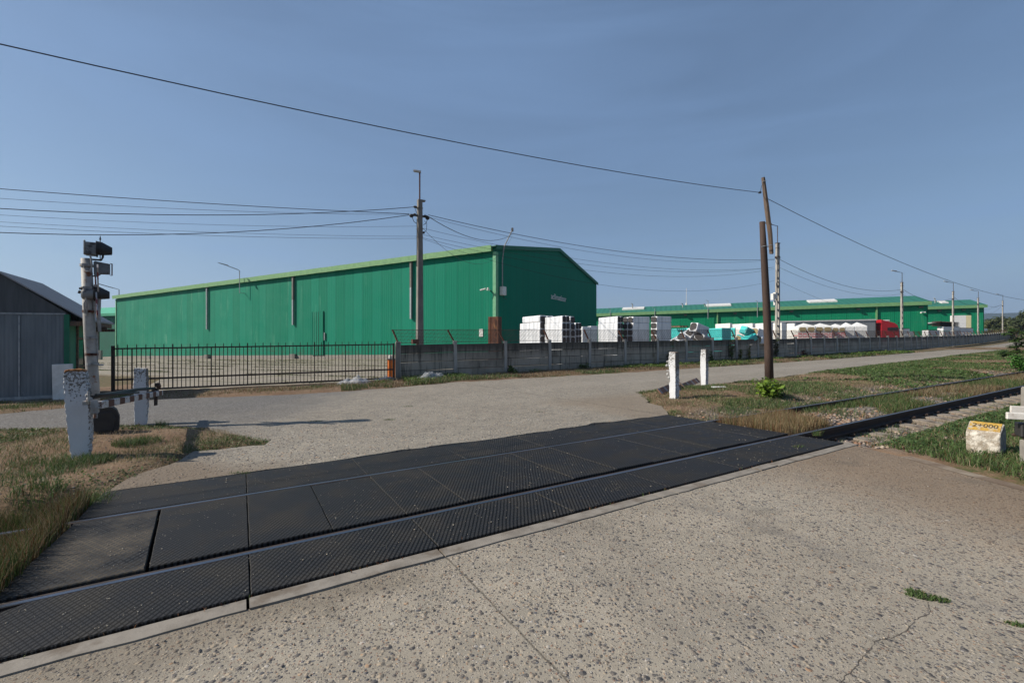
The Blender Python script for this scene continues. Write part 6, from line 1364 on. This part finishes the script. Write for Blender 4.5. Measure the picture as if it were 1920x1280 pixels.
# 3 between rails on the right: tall dry tuft, then low brown and green
tp = [xy(T1+.05, 3.86), xy(T1+.05, 5.12), xy(T1+1.9, 5.12), xy(T1+1.5, 3.9)]
x_, y_ = sample(tp, 3800); n = len(x_); nn_ = x_*NV[0]+y_*NV[1]; hh = rng.uniform(.12, .30, n)*(.65+.5*fbm(x_, y_, 2.5, 3, 3)); blades(x_, y_, hh, rng.uniform(.003, .006, n), .35, gcol(n, .10)*np.array([[1, .95, .85]]))
flush('tall_grass', 'dense straw coloured grass between the rails at the right end of the rubber panels')
tp = [xy(T1+2.3, 3.86), xy(T1+2.3, 5.12), xy(60, 5.12), xy(60, 3.86)]
x_, y_ = sample(tp, 2200); tt_ = x_*D[0]+y_*D[1]; k = rng.random(len(x_)) < np.clip(14/tt_, .25, 1)*sm(fbm(x_, y_, .7, 17, 3), .32, .5)*sm(tt_, T1+2.4, T1+3.6); x_, y_ = x_[k], y_[k]; n = len(x_); g = sm(fbm(x_, y_, .5, 2, 3), .42, .6)
blades(x_, y_, rng.uniform(.06, .20, n), rng.uniform(.005, .010, n), .7, gcol(n, .15+.65*g)*np.array([[.85, .85, .8]])); flush('grass', 'low brown and green growth between the rails to the right')
# 4 green verge between far rail and road
vp = [at(1262, 781), at(1235, 764), at(1205, 746), at(1190, 736), at(1300, 727)] + [xy(t, wall_n(t)-float(np.interp(t, [22, 30, 45, 66], [8.6, 7.9, 7.3, 7.2]))) for t in (14.7, 22, 30, 40, 52, 62)] + [xy(62, 5.4), xy(7.22, 5.34), xy(7.22, 6.2)]
x_, y_ = sample(vp, 3200); far_ = np.hypot(x_, y_); k = rng.random(len(x_)) < np.clip((9.0/far_)**1.25, .04, 1); x_, y_, far_ = x_[k], y_[k], far_[k]
g = sm(fbm(x_, y_, .45, 21, 4)+.05*(np.hypot(x_, y_) > 14), .44, .60); g = np.maximum(g, .9*sm(fbm(x_, y_, 1.0, 90, 3), .38, .52)*(np.hypot(x_, y_) < 17)); dn_ = sm(fbm(x_, y_, .9, 44, 3), .36, .52); k = (rng.random(len(x_)) < .12+.45*dn_+.43*g) & off_paving(x_, y_); x_, y_, g, far_ = x_[k], y_[k], g[k], far_[k]
n = len(x_); blades(x_, y_, rng.uniform(.03, .085, n)*(.55+.7*g), rng.uniform(.004, .008, n)*np.clip(far_/9, 1, 4), .9, gcol(n, .34+.56*g)); flush('grass', 'short patchy green grass between the far rail and the road')
# 5 near right, around the milestone
np_ = [xy(7.35, 3.60), xy(30, 3.60), xy(30, -8), (5.6, -2), (5.30, 1), (5.10, 4.3), (5.02, 5.6), xy(7.35, 2.95)]
x_, y_ = sample(np_, 3000); tt_ = x_*D[0]+y_*D[1]; nn_ = x_*NV[0]+y_*NV[1]; far_ = np.hypot(x_, y_); g = sm(fbm(x_, y_, .8, 27, 3), .36, .52); k = (y_ > 2) & (rng.random(len(x_)) < np.clip(8/far_, .1, 1)*(.25+.75*g)*np.where(nn_ > 2.75, .22, 1)) & (x_ > 5.0); x_, y_, g = x_[k], y_[k], g[k]
n = len(x_); blades(x_, y_, rng.uniform(.04, .13, n), rng.uniform(.004, .008, n), .8, gcol(n, .38+.47*g)); flush('grass', 'lush green grass around the milestone')
# 6 weedy strip under the wall and gate
wpoly = [at(640, 733), at(740, 726), at(860, 715), at(950, 710), at(1100, 702), at(1240, 693)] + [xy(t, wall_n(t)-3.25) for t in (22, 30, 42, 55)] + [xy(t, wall_n(t)-.1) for t in (55, 42, 30, 20, 5.7)] + [at(640, 722)]
x_, y_ = sample(wpoly, 800); t_, n_ = x_*D[0]+y_*D[1], x_*NV[0]+y_*NV[1]; wn_a = np.interp(t_, WT, WN); dw_ = wn_a-n_
far_ = np.hypot(x_, y_); g = sm(fbm(x_, y_, .5, 61, 4), .50, .60)*.7; k = (rng.random(len(x_)) < np.clip(20/far_, .2, 1)*(.35+.65*sm(fbm(x_, y_, .8, 60, 3), .35, .5))) & off_paving(x_, y_, .0); x_, y_, g, far_, dw_ = x_[k], y_[k], g[k], far_[k], dw_[k]
n = len(x_); blades(x_, y_, rng.uniform(.05, .16, n)*(.8+.9*g)*np.where(dw_ < .8, 1.25, .9), rng.uniform(.009, .017, n)*np.clip(far_/22, 1, 3), .75, gcol(n, g)); flush('grass', 'rusty brown and green weeds along the foot of the concrete wall')
gp_ = [at(140, 752), at(212, 741), at(480, 729), at(738, 716), at(740, 726), at(520, 739), at(420, 743), at(300, 747), at(210, 756), at(100, 766), at(0, 776), at(0, 755)]
x_, y_ = sample(gp_, 500); k = (rng.random(len(x_)) < .15+.85*sm(fbm(x_, y_, .9, 71, 3), .46, .6)) & off_paving(x_, y_); x_, y_ = x_[k], y_[k]; n = len(x_); g = sm(fbm(x_, y_, .8, 66, 3), .45, .6); blades(x_, y_, rng.uniform(.04, .12, n), rng.uniform(.006, .012, n), .8, gcol(n, .1+.7*g)); flush('grass', 'dry weeds along the foot of the gate and shed')
# weeds along the slab joints of the yard
jx_ = []; jy_ = []
for ln in range(-2, 14):
    for q_ in range(3):
        n = 3500; u_ = rng.uniform(-62, 2, n); vv_ = ln*3.0 + rng.normal(0, .10 if q_ else .3, n); X_ = u_*.885 + vv_*.466; Y_ = -u_*.466 + vv_*.885; Y_ = Y_ + 20; X_ = X_ + 2
        k = (rng.random(n) < sm(fbm(X_, Y_, .30, 80+ln+q_, 3), .52, .62)) & inpoly(X_, Y_, yard_poly) & (Y_ < 24.0-.525*(X_+30)+32) & (X_ < -4.5); jx_.append(X_[k]); jy_.append(Y_[k])
x_, y_ = np.concatenate(jx_), np.concatenate(jy_); n = len(x_); far_ = np.hypot(x_, y_); z_ = SX*x_+SY*y_-.01-hz(x_, y_)
blades(x_, y_, rng.uniform(.03, .10, n), rng.uniform(.012, .022, n)*np.clip(far_/28, .8, 2.5), .9, gcol(n, .62), zadd=z_); flush('grass', 'weeds growing along the slab joints of the yard behind the gate')
# 7 crack weeds and tiny tufts on paving
for (px_, py_, rx_, ry_, cnt, hh, nm) in ((1738, 1113, .10, .035, 420, .022, 'a'), (1716, 1102, .05, .02, 120, .02, 'a'), (1905, 1163, .05, .02, 90, .02, 'a'), (1498, 838, .10, .05, 90, .06, 'a'), (1532, 815, .07, .05, 70, .10, 'a'), (730, 787, .12, .04, 120, .03, 'a'), (765, 762, .12, .04, 80, .03, 'a'), (1010, 772, .1, .04, 60, .02, 'a'), (450, 886, .13, .04, 160, .05, 'a'), (590, 790, .15, .04, 80, .04, 'a')):
    c_ = at(px_, py_); a = rng.uniform(0, 6.28, cnt); q = np.sqrt(rng.random(cnt)); u_, v_ = np.cos(a)*q*rx_, np.sin(a)*q*ry_; rt__ = R(-25) if py_ > 1000 else 0; x_ = c_[0]+u_*math.cos(rt__)-v_*math.sin(rt__); y_ = c_[1]+u_*math.sin(rt__)+v_*math.cos(rt__)
    z_ = SX*x_+SY*y_ + .0 - hz(x_, y_) - (.02 if py_ > 825 else 0); blades(x_, y_, rng.uniform(.5, 1.1, cnt)*hh, rng.uniform(.003, .006, cnt), .9, gcol(cnt, .92), zadd=z_)
flush('grass', 'tiny green weeds growing from cracks in the paving')
# broad leaved ground cover
def cover(poly, dens, hmax, size, c1, c2, lab, sd, thr=(.46, .58), fade=9, cond=None):
    x_, y_ = sample(poly, dens); far_ = np.hypot(x_, y_); k = (rng.random(len(x_)) < np.clip((fade/far_)**1.2, .05, 1)*sm(fbm(x_, y_, .55, sd, 4), *thr)) & off_paving(x_, y_)
    if cond is not None: k &= cond(x_, y_)
    x_, y_, far_ = x_[k], y_[k], far_[k]; n = len(x_)
    if not n: return
    pts = np.stack([x_, y_, hz(x_, y_)+rng.uniform(.01, hmax, n)], 1); nr = np.array([0, 0, 1.])+rng.normal(0, .45, (n, 3)); o = leaves('ground_cover', pts, nr, size*rng.uniform(.6, 1.3, n)*np.clip(far_/fade, 1, 3), colmix(c1, c2, n)); tag(o, lab, 'ground cover', kind='stuff')
cover(vp, 700, .06, .026, (.05, .09, .022), (.10, .155, .045), 'leafy green ground cover between the far rail and the road', 21, (.54, .66))
cover(np_, 1500, .08, .026, (.040, .080, .024), (.085, .135, .040), 'leafy green ground cover around the milestone', 27, (.42, .56), 8, lambda a, b: (b > 2) & (a*NV[0]+b*NV[1] < 2.9) & (a > 5.05))
cover(wpoly, 300, .18, .05, (.05, .10, .02), (.12, .17, .035), 'leafy weeds along the foot of the concrete wall', 61, (.55, .63), 22)
cover(ip, 900, .04, .020, (.045, .080, .020), (.08, .12, .03), 'low leafy weeds on the verge around the crossing signal', 12, (.56, .66), 7)
# creepers and stalks against the wall
for i, (px_, hh, w_, c1, c2, lab) in enumerate(((1258, .9, .5, (.05, .08, .02), (.12, .14, .03), 'thin green climber on the wall behind the notched post'), (1333, .8, .4, (.06, .11, .02), (.13, .18, .03), 'bright green weed growing up a wall post behind the right white post'), (1388, .9, .3, (.10, .12, .02), (.20, .20, .04), 'yellowish stalk growing up the wall left of the wooden pole'), (1405, 1.1, .25, (.14, .14, .02), (.22, .22, .04), 'yellow stalk growing up the wall beside the wooden pole'), (1372, 1.9, .4, (.05, .09, .02), (.10, .15, .03), 'leafy sprig rising above the wall before the turquoise blocks'), (1455, 1.75, .5, (.04, .06, .02), (.10, .12, .04), 'dark bushy sprig on the wall at the first ladder pole'), (1510, .5, 1.3, (.10, .07, .03), (.16, .09, .04), 'dry reddish weeds heaped at the wall right of the wooden pole'), (1095, .45, .9, (.05, .09, .02), (.11, .16, .03), 'leafy green weed at the wall foot behind the crossing'), (960, .35, .8, (.06, .10, .02), (.12, .17, .03), 'low green weed at the wall foot under the rusty column'))):
    p_ = ray_n(px_, wall_n(tn(*ray_n(px_, 19.0))[0])-.22); shrub('wall_weed', p_, w_, hh, int(120+200*w_*hh), .075, c1, c2, lab, 'weed', 100+i, stems=5, blobs=4)
# rusty little weeds rooted in the gap between rubber and kerb
n = 900; t_ = rng.uniform(-1.9, 5.5, n); k = rng.random(n) < (.08+.92*sm(vnoise(t_, t_*0, 3.0, 4), .50, .62))*np.where(t_ < .1, 1, .35); t_ = t_[k]; n = len(t_); n_ = 3.078+rng.normal(0, .012, n); x_ = t_*D[0]+n_*NV[0]; y_ = t_*D[1]+n_*NV[1]
red = colmix((.16, .055, .03), (.20, .11, .05), n); gg = (rng.random(n) < .3)[:, None]; blades(x_, y_, rng.uniform(.01, .035, n), rng.uniform(.003, .007, n), 1.0, np.where(gg, colmix((.06, .09, .025), (.10, .13, .04), n), red), zadd=SX*x_+SY*y_-.012-hz(x_, y_))
flush('grass', 'tiny reddish weeds rooted between the near rubber row and the kerb')
# ragged crack round an old repair in the near concrete
def crack(pts, w_, seed):
    r = random.Random(seed); P = [Vector(at(*p)) for p in pts]; out = []
    for a, b in zip(P[:-1], P[1:]):
        k = max(2, int((b-a).length/.02)); d_ = (b-a).normalized(); nn_ = Vector((-d_.y, d_.x))
        for j in range(k): out.append((a.lerp(b, j/k)+nn_*r.uniform(-.006, .006), nn_, w_*r.uniform(.25, 1.2)))
    mb = MB()
    for p, nn_, ww in out:
        for s_2 in (-1, 1): q = p+nn_*ww*s_2; mb.v.append((q.x, q.y, SX*q.x+SY*q.y-.0205))
    for i in range(len(out)-1): mb.f.append((2*i, 2*i+1, 2*i+3, 2*i+2)); mb.m.append(0)
    return tag(mb.build('pavement_crack', mottled('crack_dirt', (.06, .05, .04), (.12, .10, .08), 40, .95, 0, 10)), kind='structure')
crack([(1700, 1098), (1738, 1120), (1744, 1140), (1718, 1152), (1700, 1172), (1672, 1186), (1640, 1194), (1622, 1218), (1604, 1240), (1580, 1262), (1560, 1300)], .0022, 3)
crack([(1276, 934), (1330, 958), (1392, 986), (1450, 1004), (1502, 1028)], .0008, 5)
# straws, clippings and pebbles lying loose
def stones(name, x_, y_, size, col, lab, zadd=0, flat=.6, hfun=None, mat='stone'):
    n = len(x_); base_ = np.array([(1, 0, 0), (-1, 0, 0), (0, 1, 0), (0, -1, 0), (0, 0, 1), (0, 0, -1), (.7, .7, .25), (-.7, .7, -.1), (.7, -.7, .1), (-.7, -.7, .3)])
    ico = [(0,6,4),(6,2,4),(2,7,4),(7,1,4),(1,9,4),(9,3,4),(3,8,4),(8,0,4),(6,0,5),(2,6,5),(7,2,5),(1,7,5),(9,1,5),(3,9,5),(8,3,5),(0,8,5)]
    V_ = base_[None]*(1+rng.uniform(-.25, .25, (n, 10, 3))); a = rng.uniform(0, 6.28, n); ca, sa_ = np.cos(a)[:, None], np.sin(a)[:, None]; V_[:, :, 0] *= rng.uniform(.8, 1.5, (n, 1)); vx = V_[:, :, 0]*ca-V_[:, :, 1]*sa_; vy = V_[:, :, 0]*sa_+V_[:, :, 1]*ca
    s = size[:, None]; z_ = (hfun(x_, y_) if hfun else hz(x_, y_))+zadd
    co = np.stack([x_[:, None]+vx*s/2, y_[:, None]+vy*s/2, z_[:, None]+V_[:, :, 2]*s/2*flat+s*flat*.25], 2).reshape(-1, 3); f = (np.arange(n)[:, None, None]*10+np.array(ico)[None]).reshape(-1, 3)
    o = npmesh(name, co, faces3=f, mats=M[mat], col=np.repeat(col, 10, 0)); tag(o, lab, 'stones', kind='stuff')
pal = np.array([(.25, .22, .19), (.33, .28, .22), (.16, .15, .15), (.10, .105, .12), (.28, .17, .11), (.40, .36, .31)])
def scol(n): return pal[rng.integers(0, 6, n)]*(1+rng.normal(0, .12, (n, 1)))
x_, y_ = sample([xy(T1+.1, 2.2), xy(T1+.1, 6.1), xy(40, 6.1), xy(40, 2.4)], 240); tt_ = x_*D[0]+y_*D[1]; nn_ = x_*NV[0]+y_*NV[1]; k = (np.abs(nn_-3.74) > .09) & (np.abs(nn_-5.225) > .09) & (rng.random(len(x_)) < np.where((tt_ > T1+1.3) & (tt_ < T1+3.8) & (nn_ > 3.8) & (nn_ < 5.2), 1, .16+.5*(nn_ < 3.7)))
x_, y_ = x_[k], y_[k]; n = len(x_); stones('ballast', x_, y_, rng.uniform(.03, .085, n), scol(n)*np.array([[.95, .85, .78]]), 'pale brown ballast stones between and beside the rails on the right')
plane = lambda a, b: SX*a+SY*b
x_, y_ = sample([xy(T0, MATN+.02), xy(T0, MATF-.02), xy(T1, MATF-.02), xy(T1, MATN+.02)], 110); nn_ = x_*NV[0]+y_*NV[1]; k = (np.abs(nn_-3.76) > .10) & (np.abs(nn_-5.22) > .06); x_, y_ = x_[k], y_[k]; n = len(x_)
stones('grit', x_, y_, rng.uniform(.003, .0075, n)*np.where(rng.random(n) < .06, 2.0, 1), colmix((.35, .30, .22), (.50, .45, .36), n), 'fine pale grit strewn over the rubber panels', .004, .6, plane)
x_, y_ = sample([(-8, .3), xy(-1, 2.9), xy(7.2, 2.9), (4.8, 4.3), (5.2, 1.5), (3, .3)], 55); dk = x_*NV[0]+y_*NV[1]; k = rng.random(len(x_)) < .30+.7*(dk > 2.65); x_, y_ = x_[k], y_[k]; n = len(x_)
stones('gravel', x_, y_, rng.uniform(.005, .016, n), scol(n), 'loose pebbles lying on the near concrete', -.020, .6, plane)
x_, y_ = sample([at(197, 921), at(325, 866), at(520, 828), at(440, 806), at(560, 790), at(700, 800), at(640, 858), at(460, 884)], 110); k = inpoly(x_, y_, road_poly) & (rng.random(len(x_)) < .6); x_, y_ = x_[k], y_[k]; n = len(x_)
stones('gravel', x_, y_, rng.uniform(.006, .020, n), scol(n), 'loose gravel on the apron beside the island verge', .0, .6, plane)
x_, y_ = sample(ip, 60); k = ~inpoly(x_, y_, near_poly); x_, y_ = x_[k], y_[k]; n = len(x_); stones('gravel', x_, y_, rng.uniform(.008, .028, n), scol(n)*.9, 'scattered small stones on the verge around the signal')
# straw litter on bare soil
x_, y_ = sample(ip, 380); k = ~inpoly(x_, y_, near_poly); x_, y_ = x_[k], y_[k]; n = len(x_); blades(x_, y_, rng.uniform(.03, .10, n), rng.uniform(.002, .004, n), 1.2, colmix((.26, .20, .12), (.38, .30, .19), n), zadd=.012)
x_, y_ = sample(vp, 160); k = (np.hypot(x_, y_) < 22) & off_paving(x_, y_); x_, y_ = x_[k], y_[k]; n = len(x_); blades(x_, y_, rng.uniform(.03, .10, n), rng.uniform(.003, .006, n), 1.2, colmix((.26, .20, .12), (.38, .30, .19), n), zadd=.012)
flush('straw_litter', 'dead straw lying on the bare soil of the verges')
for (px_, py_, sz_, lab) in ((133, 815, .05, 'a'),): pass

# ================================================================== HAZE: the air that fades the far hills
hz_ = MB(); hz_.box((0, 1450, 150), (7600, 4400, 400)); hm_ = bpy.data.materials.new('haze_air'); hm_.use_nodes = True; ht = hm_.node_tree; ht.nodes.remove(ht.nodes['Principled BSDF'])
hvn = ht.nodes.new('ShaderNodeVolumePrincipled'); hvn.inputs['Color'].default_value = (.50, .68, .95, 1); hvn.inputs['Density'].default_value = .00021; hvn.inputs['Anisotropy'].default_value = .2
ht.links.new(hvn.outputs[0], ht.nodes['Material Output'].inputs['Volume']); tag(hz_.build('haze', hm_), kind='stuff')
